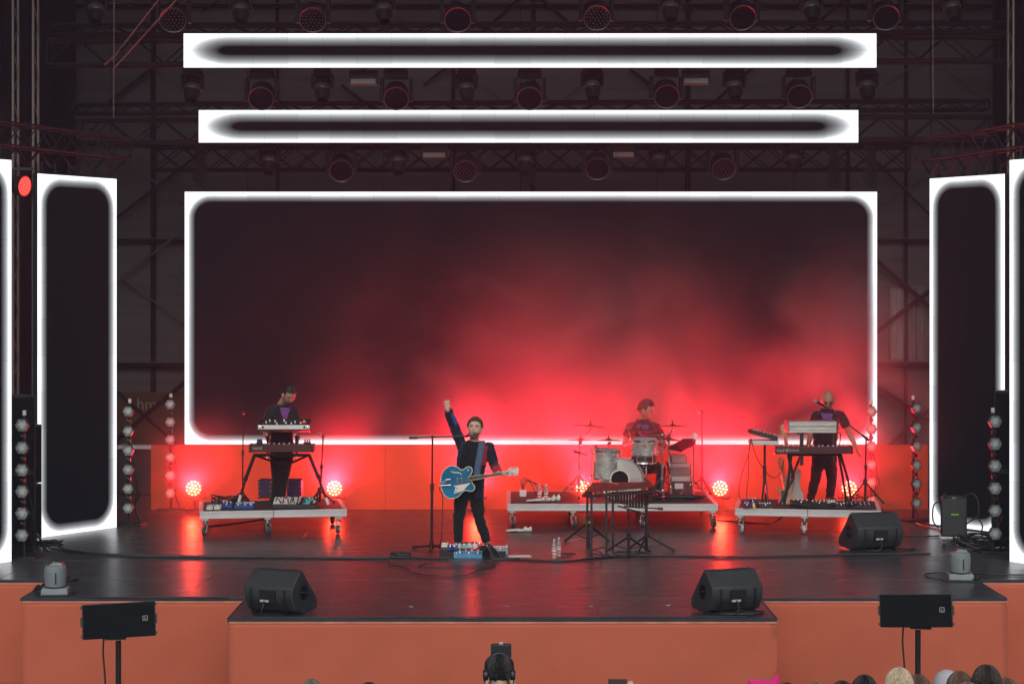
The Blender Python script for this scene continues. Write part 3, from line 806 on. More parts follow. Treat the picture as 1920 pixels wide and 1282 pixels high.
TORSO = [(-.16, .09, .075), (-.04, .155, .105), (.10, .163, .112), (.30, .146, .102), (.55, .160, .112), (.74, .166, .115), (.86, .145, .10), (.95, .095, .076), (1.0, .064, .060)]
def torso(mb, J, grow, lo=-1, hi=2, wid=1.0, dep=1.0, hem=0.0):
    pel, nk = J['pel'], J['neck']; rx = (J['sh'][1] - J['sh'][0]).normalized(); up = (nk - pel).normalized(); fw = rx.cross(up).normalized(); rx = up.cross(fw).normalized()
    rings = [(pel + (nk - pel) * t, rx * (a * wid + grow + (hem if t < .2 else 0)), fw * (b * dep + grow + (hem if t < .2 else 0))) for t, a, b in TORSO if lo <= t <= hi]
    if len(rings) > 1: mb.loft(rings, 24, .85)
    return rx, fw, up
def figure(label, J, skin=SKIN, top=BLK2, legs=BLK, hair=HAIRD, printed=None, sleeve=.55, voxel=.0085, size=1.0, bald=False, hairlow=.0, hairgrow=.014, mouth='closed', stub=False, thumbs=(1, -1), shoe=SHOE, coat=None, hairrough=.006, long=0, cat='person', name='person', belly=1.0, wid=1.0, cvoxel=.009):
    """J: joints in the place. Index 0 is the limb on the photo's left."""
    base = V(((J['an'][0].x + J['an'][1].x) / 2, (J['an'][0].y + J['an'][1].y) / 2, J['floor']))
    root = thing(name, label, cat, base)
    hm = Matrix.Translation(J['head']) @ J['hm'].to_4x4()
    hs = size
    mb = MB(); torso(mb, J, -.006, wid=wid, dep=belly)
    chin = hm @ V((0, .012, -.06)) if True else None
    limb(mb, [J['neck'] - (J['neck'] - J['pel']).normalized() * .06, J['neck'] + V((0, 0, .01)), hm @ V((0, .018, -.05))], [.080, .066, .060], 14)
    head_mesh(mb, hm, hs)
    for sx in (-1, 1):
        mb.ell(hm @ V((sx * .079 * hs, .012, -.004)), (.012 * hs, .022 * hs, .034 * hs), 8, 6, J['hm'])
    for i in (0, 1):
        sh, el, wr = J['sh'][i], J['el'][i], J['wr'][i]
        inn = J['neck'].lerp(sh, .35) - V((0, 0, .05))
        limb(mb, [inn, sh, sh.lerp(el, .45), el, el.lerp(wr, .3), wr], [.05, .052, .047, .040, .041, .026])
        hand(mb, wr, J['hd'][i], J['hn'][i], J['curl'][i], thumbs[i])
        hp, kn, an = J['hip'][i], J['kn'][i], J['an'][i]
        limb(mb, [hp + V((0, 0, .05)), hp, hp.lerp(kn, .4), kn, kn.lerp(an, .3), an], [.08, .092, .078, .056, .055, .040])
        ft = J['ft'][i].normalized()
        mb.loft([(an + V((0, 0, .02)), V((.036, 0, 0)), V((0, .040, 0))), (an - V((0, 0, .03)) + ft * .02, V((.036, 0, 0)), V((0, .05, 0))), (an - V((0, 0, .06)) + ft * .05, V((.035, 0, 0)), V((0, .08, 0)))], 10)
    hmi = hm.inverted()
    def pick(c, nm):
        p = (hmi @ c) / hs
        if p.y > .02 or abs(p.x) > .08 or abs(p.z) > .13: return 0
        ax = abs(p.x)
        if abs(p.z - (.034 - .004 * (ax / .03))) < .0055 and .010 < ax < .050: return 2
        if abs(p.z - .014) < .0045 and .018 < ax < .044: return 2
        if mouth == 'open':
            q = (p.x / .022) ** 2 + ((p.z + .066) / .014) ** 2
            if q < .62: return 5 if p.z > -.061 else 3
            if q < 1.15: return 1
        elif abs(p.z + .064) < .007 and ax < .024: return 1
        if stub and p.z < -.045 and p.y < .0: return 4
        return 0
    me = remesh(mb, 'body', voxel, [skin, LIPS, BROW, MOUTHM, STUB, TEETH], 3, pick)
    place(me, 'body', root)
    # top
    mb = MB(); rx, fw, up = torso(mb, J, .014, lo=-.05, hi=1.0, wid=wid, dep=belly)
    pel, nk = J['pel'], J['neck']
    for i in (0, 1):
        sh, el, wr = J['sh'][i], J['el'][i], J['wr'][i]
        inn = nk.lerp(sh, .35) - V((0, 0, .055))
        if sleeve < 1: limb(mb, [inn, sh, sh.lerp(el, sleeve)], [.055, .061, .068])
        else: limb(mb, [inn, sh, sh.lerp(el, .5), el, el.lerp(wr, .5), el.lerp(wr, .93)], [.055, .064, .06, .055, .05, .042])
    def pk(c, nm):
        if printed and nm.dot(fw) > .2:
            d = c - pel; u = d.dot(rx); v_ = d.dot(up) / (nk - pel).length
            for (v0, v1, h0, h1, uc) in printed:
                if v0 < v_ < v1 and abs(u - uc) < h0 + (h1 - h0) * (v_ - v0) / (v1 - v0): return 1
        return 0
    place(remesh(mb, 'shirt', cvoxel, [top, PURP], 5, pk, fold=.011), 'shirt', root)
    # trousers
    mb = MB(); torso(mb, J, .010, lo=-.2, hi=.13, wid=wid, dep=belly)
    for i in (0, 1):
        hp, kn, an = J['hip'][i], J['kn'][i], J['an'][i]
        limb(mb, [hp + V((0, 0, .06)), hp, hp.lerp(kn, .4), kn, kn.lerp(an, .4), an.lerp(kn, .04)], [.09, .106, .092, .072, .068, .058])
    place(remesh(mb, 'trousers', cvoxel + .002, [legs], 5, fold=.011), 'trousers', root)
    for i in (0, 1):
        an, ft = J['an'][i], J['ft'][i].normalized(); sd = V((-ft.y, ft.x, 0)); z = J['floor'] if 'fz' not in J else J['fz'][i]
        mb = MB(); g = V((an.x, an.y, z))
        mb.loft([(g - ft * .075 + V((0, 0, .005)), sd * .03, V((0, 0, .004))), (g - ft * .06 + V((0, 0, .04)), sd * .036, V((0, 0, .04))), (g + ft * .02 + V((0, 0, .042)), sd * .04, V((0, 0, .042))), (g + ft * .10 + V((0, 0, .032)), sd * .044, V((0, 0, .032))), (g + ft * .17 + V((0, 0, .022)), sd * .038, V((0, 0, .022))), (g + ft * .20 + V((0, 0, .012)), sd * .02, V((0, 0, .01)))], 12, .75)
        mb.build('shoe', shoe, root, smooth=60)
    # hair
    if not bald:
        mb = MB()
        def keep(th, a):
            z = math.cos(th); y = math.sin(th) * math.sin(a); x = math.sin(th) * math.cos(a)
            if y < -.25: return z > .56 + .20 * (-y - .25) + hairlow * .3
            if abs(x) > .55 and y < .25: return z > (.10 + hairlow) or (y > .02 and z > -.05 + hairlow)
            return z > -.42 + hairlow - long
        head_mesh(mb, hm, hs, hairgrow, 40, 34, False, hairrough, keep)
        if long:
            for j in range(70):
                a = R(20 + 140 * random.random()); rr = .085 + .012 * random.random()
                p0 = hm @ V((rr * math.cos(a), rr * 1.1 * math.sin(a), .03)); ln = .12 + .18 * random.random()
                mb.tube([p0, p0 + V((random.uniform(-.01, .01), 0, -ln * .5)), p0 + V((random.uniform(-.02, .02), 0, -ln))], [.014, .012, .003], 5)
        for j in range(300):
            a = random.random() * 6.283; t0 = R(random.uniform(2, 50)); t1 = t0 + R(random.uniform(35, 75)); tw = random.uniform(-.25, .25); pts = []
            for q in range(5):
                th, b_ = t0 + (t1 - t0) * (1 if hairlow < .05 else .55) * q / 4, a + tw * q / 4
                if not keep(th, b_): break
                d = V((math.sin(th) * math.cos(b_), math.sin(th) * math.sin(b_), math.cos(th)))
                pts.append(hm @ (V((d.x * .077, d.y * .096, d.z * .120)) * hs + d * (hairgrow * (.4 + .6 * max(0, d.z)) + random.uniform(-.003, .006) + hairrough * .6 + .006 * (q == len(pts) and 1)) * hs))
            if len(pts) > 2: mb.tube(pts, [.0055 * hs] * (len(pts) - 1) + [.001], 4)
        h = mb.build('hair', hair, root, smooth=80)
        s_ = h.modifiers.new('thick', 'SOLIDIFY'); s_.thickness = .01; s_.offset = -1
    return root, rx, fw, up
I3 = Matrix.Identity(3)
def hrot(yaw=0, pitch=0, roll=0):
    """yaw>0 turns the face to the photo's right, pitch>0 bows the head"""
    return Matrix.Rotation(R(yaw), 3, 'Z') @ Matrix.Rotation(R(pitch), 3, 'X') @ Matrix.Rotation(R(roll), 3, 'Y')

# ---- the singer
SY = -.62
S = lambda px, py, dy=0.0: U(px, py, SY + dy)
J = dict(pel=S(880, 909), neck=S(889, 826), head=S(890.5, 805, -.01), hm=hrot(-6, -15, 3),
         sh=(S(866, 836, .02), S(917, 838)), el=(S(851, 797, .06), S(927, 872, .02)), wr=(S(838.5, 766, -.08), S(936, 888, -.26)),
         hd=(V((-.05, -.15, 1)), V((.55, -.55, .30))), hn=(V((.1, -1, -.1)), V((-.3, .35, .9))), curl=(1.45, 1.05),
         hip=(S(868, 917), S(891, 917)), kn=(S(860, 970, -.04), S(898, 971, -.03)), an=(S(858.5, 1017), S(913.5, 1017, .02)),
         ft=(V((-.25, -1, 0)), V((.3, -1, 0))), floor=0.0)
singer, rx, fw, up = figure('singer in a navy jacket with raised fist and open mouth at the front microphone', J, hair=HAIRBR, top=BLK, mouth='open', stub=True, voxel=.006, hairgrow=.016, hairrough=.008, hairlow=.06, sleeve=.4, size=1.14)
# open jacket with coloured patches
mb = MB(); torso(mb, J, .032, lo=-.05, hi=.97, wid=1.02)
pel, nk = J['pel'], J['neck']
tail = pel - up * .16
mb.loft([(tail, rx * .205, fw * .15), (pel - up * .05, rx * .20, fw * .145), (pel + up * .1, rx * .195, fw * .14)], 24, .85)
for i in (0, 1):
    sh, el, wr = J['sh'][i], J['el'][i], J['wr'][i]
    limb(mb, [nk.lerp(sh, .4) - V((0, 0, .06)), sh, sh.lerp(el, .5), el, el.lerp(wr, .5), el.lerp(wr, .86)], [.06, .072, .070, .066, .06, .052])
def jcut(c):
    d = c - pel; u = d.dot(rx); f = d.dot(fw); h = d.dot(up); T = (nk - pel).length
    if (c - J['sh'][0]).length < .10 and u < -.11: return False
    if h > T * .99 and abs(u) < .09: return True
    if h < -.155 and abs(u) < .2: return True
    g = .10 + .02 * (1 - h / T) if u < 0 else .075 + .02 * (1 - h / T)
    return f > .03 and abs(u) < g and h < T * 1.05
def jpick(c, nm):
    d = c - pel; u = d.dot(rx); f = d.dot(fw); h = d.dot(up) / (nk - pel).length
    if f > 0.0 and .118 < u < .185 and .50 < h < .93: return 2
    if f > 0.0 and .07 < u < .125 and .46 < h < .55: return 2
    e, w_ = J['el'][1], J['wr'][1]; t = (c - e).dot(w_ - e) / (w_ - e).length_squared
    if t > .5 and (c - e.lerp(w_, min(1, t))).length < .09: return 2
    e, w_ = J['el'][0], J['wr'][0]; t = (c - e).dot(w_ - e) / (w_ - e).length_squared
    if .12 < t < .8 and (c - e.lerp(w_, t)).length < .1 and nm.x > .35 and nm.y < .6: return 1
    return 0
o = place(remesh(mb, 'jacket', .009, [NAVY, BLUEP, REDP], 4, jpick, jcut, fold=.012), 'jacket', singer)
s_ = o.modifiers.new('thick', 'SOLIDIFY'); s_.thickness = .006; s_.offset = -1

# ---- keyboard player on the left riser
KY = 1.75
S = lambda px, py, dy=0.0: U(px, py, KY + dy)
J = dict(pel=S(528, 846), neck=S(529, 758, -.06), head=S(541.5, 741, -.17), hm=hrot(28, 34, 6),
         sh=(S(506, 770, -.03), S(551, 770, -.03)), el=(S(497, 806, .03), S(560, 806, .05)), wr=(S(505, 832, -.28), S(556, 832, -.28)),
         hd=(V((.2, -1, -.25)), V((-.2, -1, -.25))), hn=(V((0, .1, -1)), V((0, .1, -1))), curl=(.5, .5),
         hip=(S(520, 853), S(537, 853)), kn=(S(519, 898, -.03), S(531, 898, -.02)), an=(S(515, 934), S(527, 934, .03)),
         ft=(V((-.3, -1, 0)), V((.1, -1, 0))), floor=.345)
kb1, *_ = figure('keyboard player in black T-shirt with purple triangle, head bowed, on the left riser', J, skin=SKIN2, hair=HAIRB, printed=[(.62, .95, .006, .074, .055)], sleeve=.62, voxel=.008, hairgrow=.006, hairrough=.004, thumbs=(-1, 1), stub=True, size=1.16)
mb = MB(); q = J['hm']; c = J['head']; mb.ell(c + q @ V((-.086, .01, 0)), (.016, .028, .034), 10, 8, q); mb.tube(curve([c + q @ V((-.088, .01, -.03)), c + q @ V((-.08, .03, -.1)), c + q @ V((-.07, .09, -.2))], 5), .005, 5)
mb.build('ear_monitor', WHITEP, kb1)

# ---- drummer
DY = 3.0
S = lambda px, py, dy=0.0: U(px, py, DY + dy)
J = dict(pel=S(1207, 866), neck=S(1205, 785, -.05), head=S(1211, 768.5, -.11), hm=hrot(62, 22, 0),
         sh=(S(1181, 799, -.03), S(1230, 799)), el=(S(1171, 833, -.06), S(1247, 836, -.05)), wr=(S(1186, 828, -.36), S(1230, 826, -.36)),
         hd=(V((.45, -.8, .35)), V((-.3, -.9, .1))), hn=(V((.6, .3, -.5)), V((0, .1, -1))), curl=(1.2, 1.2),
         hip=(S(1198, 872), S(1217, 872)), kn=(S(1186, 880, -.42), S(1240, 880, -.40)), an=(S(1188, 930, -.45), S(1234, 930, -.42)),
         ft=(V((-.3, -1, 0)), V((.3, -1, 0))), floor=.345)
drm, *_ = figure('seated drummer in black T-shirt with purple print looking to the side', J, skin=SKIN2, hair=HAIRB, printed=[(.56, .88, .045, .09, -.01)], sleeve=.6, voxel=.008, hairgrow=.003, hairrough=.003, thumbs=(-1, 1), size=1.24)
drum_hand = J['wr'][0].copy()

# ---- keyboard player on the right riser
RY = 2.05
S = lambda px, py, dy=0.0: U(px, py, RY + dy)
J = dict(pel=S(1545, 852), neck=S(1551, 766, -.05), head=S(1551.5, 750, -.14), hm=hrot(-4, 30, 0),
         sh=(S(1529, 777, -.02), S(1576, 777)), el=(S(1520, 815, .06), S(1593, 814, .02)), wr=(S(1514, 840, -.22), S(1606, 839, -.08)),
         hd=(V((.1, -1, -.3)), V((.25, -.35, -.9))), hn=(V((0, .2, -1)), V((-1, 0, -.1))), curl=(.5, .35),
         hip=(S(1536, 858), S(1556, 858)), kn=(S(1528, 902, -.04), S(1560, 902, -.03)), an=(S(1519, 935), S(1555, 935, .03)),
         ft=(V((-.3, -1, 0)), V((.25, -1, 0))), floor=.345)
kb2, *_ = figure('bald keyboard player in black T-shirt, head bowed, on the right riser', J, skin=SKIN2, bald=True, printed=[(.70, .92, .05, .085, -.02)], sleeve=.6, voxel=.008, thumbs=(-1, 1), belly=1.08, wid=1.05, size=1.16)
q = J['hm']; c = J['head']
mb = MB()
for sx in (-1, 1):
    mb.box(c + q @ V((sx * .036, -.118, .016)), (.046, .006, .009), q); mb.bar(c + q @ V((sx * .062, -.112, .02)), c + q @ V((sx * .092, .01, .015)), .005)
mb.build('glasses', BLACK, kb2)
# ================================================================ rolling risers
RW = pm('caster_wheel', (.05, .05, .055), .5); RWB = pm('pale_wheel', (.5, .52, .56), .4)
DECK = pm('worn_black_deck', (.035, .03, .03), .55, var=.4, scale=4)
def riser(label, px, Y, wd, dp, rz, cs, wheelmat):
    t = thing('stage_riser', label, 'stage riser', (XX(px, Y), Y, 0), rz)
    H = .345
    mb = MB(); mb.box((0, dp / 2, H - .012), (wd - .10, dp - .10, .02)); mb.build('deck', DECK, t, False, bevel=.003)
    half = [(-wd / 2, -.004), (.004, wd / 2)]
    for a, c in half:
        for y in (.025, dp - .025):
            mb = MB(); s = -1 if y < .1 else 1
            mb.box(((a + c) / 2, y, H - .05), (c - a, .05, .10)); mb.box(((a + c) / 2, y + s * .028, H - .012), (c - a, .008, .022)); mb.box(((a + c) / 2, y + s * .028, H - .085), (c - a, .008, .03)); mb.box(((a + c) / 2, y + s * .028, H - .045), (c - a, .006, .008))
            mb.build('rail', ALUW, t, False, bevel=.003)
    for x in (-wd / 2 + .025, wd / 2 - .025):
        mb = MB(); mb.box((x, dp / 2, H - .05), (.05, dp - .104, .10)); s = -1 if x < 0 else 1
        mb.box((x + s * .027, dp / 2, H - .012), (.006, dp - .11, .022)); mb.build('rail', ALUW, t, False, bevel=.003)
    for y in (.09, dp - .12):
        for x in cs:
            a = random.uniform(-.5, .5)
            mb = MB(); mb.box((x, y, H - .115), (.085, .085, .03)); mb.tube([(x, y, H - .13), (x, y, .17)], .025, 10)
            mb.lathe([(.045, 0), (.05, .012), (.03, .022)], (x, y, .165), (0, 0, 1), 14)
            f = V((math.sin(a), -math.cos(a), 0)); sd = V((f.y, -f.x, 0)); wc = V((x, y, .062)) + f * .035
            for q in (-1, 1):
                mb.prism([V((x, y, .168)) + sd * .03 * q - f * .03, V((x, y, .168)) + sd * .03 * q + f * .04, wc + sd * .03 * q + f * .015, wc + sd * .03 * q - f * .02 + V((0, 0, -.005))], sd * .005 * q)
            mb.bar(wc + sd * .034 + V((0, 0, .05)), wc + sd * .034 + f * .10 + V((0, 0, .035)), .03, .006)
            k = mb.build('caster', ALU, t, False)
            mb = MB(); mb.lathe([(.03, -.02), (.055, -.02), (.062, -.012), (.062, .012), (.055, .02), (.03, .02)], wc, sd, 20); mb.build('wheel', wheelmat, k, False)
            mb = MB(); mb.tube([wc - sd * .026, wc + sd * .026], .022, 10); mb.build('hub', ALU, k, False)
    return t
riser('left rolling riser with silver edge carrying the bowed keyboard player', 513, .78, 2.02, 1.35, R(9), (-.93, -.08, .9), RW)
riser('wide middle rolling riser with silver edge carrying the drum kit', 1148.5, 1.6, 3.0, 1.85, 0, (-1.43, -.56, .44, 1.43), RW)
riser('right rolling riser with silver edge carrying the bald keyboard player', 1514, .88, 2.0, 1.35, R(-9), (-.93, -.04, .93), RWB)
TOP = .346

# ================================================================ red lamps on the floor behind the risers
LENSR = em('red_led_lens', (1, .06, .03), 3.0)
CELL = em('hot_led_cell', (1, .42, .15), 8.0)
POINT_W, SPOT_W = 58.0, 2300.0
def par(px, label, Y=3.65, py=915):
    o = U(px, py, Y); t = thing('red_floor_lamp', label, 'stage light', (o.x, o.y, 0), 0, 'red lamps along the floor behind the risers')
    ax = V((0, -1, .07)).normalized()
    mb = MB(); mb.box((o.x, Y + .1, .012), (.26, .24, .024)); mb.tube([(o.x, Y + .1, .02), (o.x, Y + .1, .2)], .02, 8); mb.build('stand', BLACKM, t)
    mb = MB()
    mb.bar((o.x - .16, Y + .1, .2), (o.x + .16, Y + .1, .2), .02, .04)
    for s in (-1, 1): mb.bar((o.x + s * .16, Y + .1, .2), (o.x + s * .16, Y + .1, o.z), .012, .04)
    mb.build('yoke', BLACKM, t)
    mb = MB(); mb.lathe([(.05, -.24), (.10, -.20), (.128, -.08), (.134, .0), (.134, .035), (.124, .035), (.124, .0)], o, ax, 24, 0, True); h = mb.build('lamp_head', BLACK, t)
    mb = MB(); mb.lathe([(.001, .006), (.124, .006)], o, ax, 24); mb.build('lens', LENSR, h)
    mb = MB(); x, y = frame(ax)
    for rr, n in ((0, 1), (.052, 6), (.1, 12)):
        for i in range(n):
            a = 6.2832 * i / n + .2; c = o + ax * .008 + (x * math.cos(a) + y * math.sin(a)) * rr
            mb.lathe([(.014, 0), (.012, .006), (.001, .009)], c, ax, 8)
    mb.build('led_cells', CELL, h)['kind'] = 'stuff'
    l = bpy.data.lights.new('lamp_light', 'POINT'); l.energy = POINT_W; l.color = (1, .028, .012); l.shadow_soft_size = .09
    lo = bpy.data.objects.new('lamp_light', l); COL.objects.link(lo); lo.parent = t; lo.location = wm(t).inverted() @ (o + ax * .13)
    l = bpy.data.lights.new('lamp_beam', 'SPOT'); l.energy = SPOT_W * (.4 if px < 500 else .7 if px < 700 else .75 if px > 1500 else 1.0); l.color = (1, .014, .032); l.shadow_soft_size = .14; l.spot_size = R(106); l.spot_blend = 1.0
    lo = bpy.data.objects.new('lamp_beam', l); COL.objects.link(lo); lo.parent = t; lo.location = wm(t).inverted() @ (o + ax * .16)
    lo.rotation_euler = (-R(90 + 50), 0, R((893 - px) * .02))
    return t
par(363, 'glowing red lamp at the left end, in front of the smoke-veiled lamp tower')
par(627, 'glowing red lamp at the right end of the left riser')
par(893, 'glowing red lamp hidden behind the singer')
par(1094, 'glowing red lamp partly hidden behind the cymbal stand and xylophone')
par(1350, 'glowing red lamp at the right end of the drum riser')
par(1592, 'glowing red lamp behind the legs of the bald keyboard player')

# ================================================================ instruments on the left riser
REDK = pm('dark_red_metal', (.065, .008, .011), .4, var=.1); PRINT = pm('pale_print', (.45, .42, .42), .6); WHITEK = pm('ivory_keys', (.75, .73, .7), .35)
PURB = pm('purple_cabinet', (.055, .022, .085), .6, var=.2, bump=.1); KNOB = pm('knob_plastic', (.02, .02, .022), .4); KNOBL = pm('pale_knob', (.6, .6, .6), .3)
TEAL = pm('teal_panel', (.18, .52, .58), .4); BLUEPD = pm('blue_enamel', (.015, .07, .28), .35, var=.1); CREAM = pm('cream_enamel', (.6, .6, .55), .4, var=.1)
def pole(mb, a, c, r, n=8): mb.tube([a, c], r, n)
def P(pts): return pts
# stand
Y0 = 1.15
L = lambda px, py, dy=0.0: U(px, py, Y0 + dy)
t = thing('keyboard_stand', 'black spider keyboard stand with slanting legs on the left riser', 'keyboard stand', (XX(530, Y0), Y0, TOP))
for a, m_, c in (((478, 851), (461, 896), (448, 939)), ((579, 851), (596, 892), (615, 944))):
    mb = MB(); pole(mb, L(*a), L(*m_), .024); pole(mb, L(*m_), L(*c), .018); mb.build('leg', BLACKM, t)
    mb = MB(); e = L(*c); d = (e - L(*m_)).normalized(); pole(mb, e - d * .09, e + d * .01, .021); mb.build('foot_tip', WHITEP, t)
    mb = MB(); mb.tube([L(*m_) - d * .03, L(*m_) + d * .03], .03, 10); mb.build('clamp', BLACKM, t)
mb = MB(); pole(mb, L(478, 853), L(579, 853), .022); mb.build('cross_bar', BLACKM, t)
mb = MB(); pole(mb, L(478, 853, .0), L(520, 868, .35), .016); pole(mb, L(579, 853), L(545, 868, .35), .016); pole(mb, L(520, 868, .35), L(545, 868, .35), .016); mb.build('brace', BLACKM, t)
for px in (502, 556):
    mb = MB(); pole(mb, L(px, 856, .08), L(px, 812, .08), .015); mb.box(L(px, 814, .02), (.05, .22, .03)); mb.build('upright', BLACKM, t)
    mb = MB(); mb.lathe([(.018, -.02), (.022, 0), (.012, .03)], L(px - 2, 814, -.09), (0, -1, 0), 10); mb.build('knob', ALU, t); mb = MB(); mb.lathe([(.018, -.02), (.022, 0), (.012, .03)], L(px, 857, -.05), (0, -1, 0), 10); mb.build('knob', ALU, t)
# lower keyboard: its back faces the audience
def keyboard(label, x0, x1, y0, y1, Y, dep, words, keys=True, group=None):
    a, c = U(x0, y1, Y), U(x1, y0, Y); w_, h = c.x - a.x, c.z - a.z; mid = V(((a.x + c.x) / 2, Y, a.z))
    t = thing('keyboard', label, 'keyboard', mid)
    mb = MB(); mb.box((0, dep / 2, h / 2), (w_ - .05, dep, h)); mb.build('case', REDK, t, False, bevel=.006)
    for s in (-1, 1):
        mb = MB(); mb.box((s * (w_ / 2 - .0125), dep / 2, h / 2), (.024, dep + .012, h + .012)); mb.build('end_cheek', pm('dark_red_cheek', (.07, .008, .010), .4), t, False, bevel=.006)
    n = int((w_ - .12) / .0235)
    mb = MB()
    for i in range(n):
        mb.box((-(w_ - .12) / 2 + (i + .5) * .0235, dep + .06, h * .7), (.0222, .16, .02))
    mb.box((0, dep + .07, h * .35), (w_ - .05, .17, h * .6)); k = mb.build('keys', WHITEK, t, False)
    mb = MB()
    for i in range(int(w_ / .07)):
        x = -w_ / 2 + .07 + i * .068 + random.uniform(-.01, .01)
        mb.lathe([(.010, 0), (.009, .018)], (x, dep * (.3 + .4 * random.random()), h), (0, 0, 1), 10)
    mb.build('knobs', KNOBL, t, False)['kind'] = 'stuff'
    mb = MB()
    for i in range(6): mb.box((w_ * (-.1 + .055 * i), -.004, h * .4), (.022, .008, .02))
    mb.build('sockets', BLACK, t, False)['kind'] = 'stuff'
    for s, x, sz in words:
        text(s, sz, PRINT, t, Matrix.Translation(mid + V((x * w_, -.004, h * .55))) @ FACE, .001)
    return t
keyboard('dark red keyboard on the lower tier of the left stand', 466.5, 588, 833.5, 847.5, 1.02, .22, [('nord', -.37, .07)])
def pots(name, mats, p, size, n, label, tall=.03):
    t = thing(name, label, 'effects unit', p)
    mb = MB(); mb.box((0, size[1] / 2, size[2] / 2), size); mb.build('casing', mats[0], t, False, bevel=.005)
    for i in range(n):
        x = (i + .5) / n * size[0] * .9 - size[0] * .45
        mb = MB(); mb.lathe([(.011, 0), (.010, tall * .7), (.007, tall)], (x, size[1] * .5, size[2]), (0, 0, 1), 10); mb.build('knob', mats[1], t, False)
    return t
pots('effect_box', (BLACK, PURB), U(486, 833, 1.05), (.08, .08, .035), 4, 'small black box with four knobs on the left end of the lower keyboard', .04)
pots('effect_box', (BLACK, pm('red_knob', (.5, .03, .03), .3)), U(575.5, 833, 1.05), (.10, .08, .03), 3, 'small black box with three red knobs on the right end of the lower keyboard', .04)
# upper silver-edged synthesiser
a, c = U(483.5, 804.5, 1.08), U(580.5, 796.5, 1.08); w_, h = c.x - a.x, c.z - a.z
t = thing('synthesizer', 'white-edged synthesiser with many knobs on the upper tier of the left stand', 'synthesizer', ((a.x + c.x) / 2, 1.08, a.z))
mb = MB(); mb.box((0, -.006, h / 2), (w_, .014, h)); mb.build('back_panel', WHITEP, t, False, bevel=.003)
mb = MB(); mb.prism([(-w_ / 2 + .01, .002, h * .9), (-w_ / 2 + .01, .002, -.02), (-w_ / 2 + .01, .30, -.06), (-w_ / 2 + .01, .36, -.02), (-w_ / 2 + .01, .36, h + .06)][::-1], (w_ - .02, 0, 0)); mb.build('case', BLACK, t, False, bevel=.004)
for i in range(16):
    x = (i + .5) / 16 * w_ * .9 - w_ * .45; y = .05 + .22 * ((i * 7) % 5) / 5
    mb = MB(); mb.lathe([(.012, 0), (.011, .025), (.007, .032)], (x, y, h * .9 + .17 * y), (0, 0, 1), 10); mb.build('knob', KNOBL if i % 3 else BLACK, t, False)
mb = MB(); mb.box((w_ * .36, .12, h + .03), (.09, .06, .012)); mb.build('display', em('small_red_display', (1, .12, .04), .8), t, False)
for s, x in enumerate((-.46, -.40, .40, .46)):
    mb = MB(); mb.lathe([(.016, 0), (.016, .006), (.008, .010)], (x * w_, -.013, h * .5), (0, -1, 0), 12); mb.build('socket', BLACK if x in (-.40, .40) else CHROME, t, False)
# purple speaker cabinets
def cab(x0, x1, y0, y1, Y, mat, label, d=.3):
    a, c = U(x0, y1, Y), U(x1, y0, Y); w_, h = c.x - a.x, c.z - a.z
    t = thing('speaker_cabinet', label, 'speaker', ((a.x + c.x) / 2, Y, a.z))
    mb = MB(); mb.box((0, d / 2, h / 2), (w_, d, h)); mb.build('cabinet', mat, t, False, bevel=.01)
    mb = MB()
    for sx in (-1, 1):
        for z in (.12, .4, .65, .9): mb.lathe([(.008, 0), (.006, .004)], (sx * w_ * .42, -.001, z * h), (0, -1, 0), 8)
    mb.build('screws', ALU, t, False)['kind'] = 'stuff'
    mb = MB()
    for sx in (-1, 1):
        for z in (0, h): mb.box((sx * (w_ / 2 - .015), .015, z + (.014 if z == 0 else -.014)), (.036, .036, .034))
    mb.build('corner_guards', BLACKM, t, False)['kind'] = 'stuff'
cab(484, 509, 900, 934, 2.25, PURB, 'purple cabinet standing behind the left leg of the left keyboard player')
cab(538, 565, 900, 934, 2.25, PURB, 'purple cabinet standing behind the right leg of the left keyboard player')
# mixer on the riser floor
t = thing('mixer', 'flat mixer with white and teal module panels on the front of the left riser', 'mixer', (XX(552, 1.0), 1.0, TOP))
mb = MB(); mb.prism([(-.31, 0, 0), (-.31, 0, .05), (-.31, .28, .13), (-.31, .28, 0)][::-1], (.62, 0, 0)); mb.build('casing', BLACK, t, False, bevel=.004)
for i, (x, w_, mt) in enumerate(((-.24, .12, WHITEP), (-.12, .09, WHITEP), (-.02, .08, CREAM), (.07, .07, BLACK), (.16, .10, TEAL), (.255, .07, BLACK))):
    mb = MB(); mb.box((x, .14, .096), (w_, .24, .008), Matrix.Rotation(R(16), 3, 'X')); mb.build('module_panel', mt, t, False)
    mb = MB()
    for j in range(7): mb.lathe([(.010, 0), (.009, .026)], (x + random.uniform(-.4, .4) * w_, .04 + .03 * j, .066 + .03 * j * .286), (0, -.25, 1), 8)
    mb.build('knobs', BLACK if mt is not BLACK else KNOBL, t, False)['kind'] = 'stuff'
def pedal(px, py, Y, size, mat, label, n=2, z=TOP, rz=0.0):
    k = (Y - CY) / F
    t = thing('effects_pedal', label, 'effects pedal', ((px - HX) * k, Y, z), rz)
    w_, d, h = size
    mb = MB(); mb.prism([(-w_ / 2, 0, 0), (-w_ / 2, 0, h * .6), (-w_ / 2, d, h), (-w_ / 2, d, 0)][::-1], (w_, 0, 0)); mb.build('casing', mat, t, False, bevel=.004)
    for i in range(n):
        mb = MB(); mb.lathe([(.012, 0), (.010, .018)], ((i + .5) / n * w_ * .9 - w_ * .45, d * .75, h * .93), (0, 0, 1), 10); mb.build('knob', KNOBL if mat is not CREAM else KNOB, t, False)
    mb = MB(); mb.lathe([(.013, 0), (.013, .008), (.008, .016)], (0, d * .25, h * .68), (0, 0, 1), 10); mb.build('footswitch', CHROME, t, False)
    return t
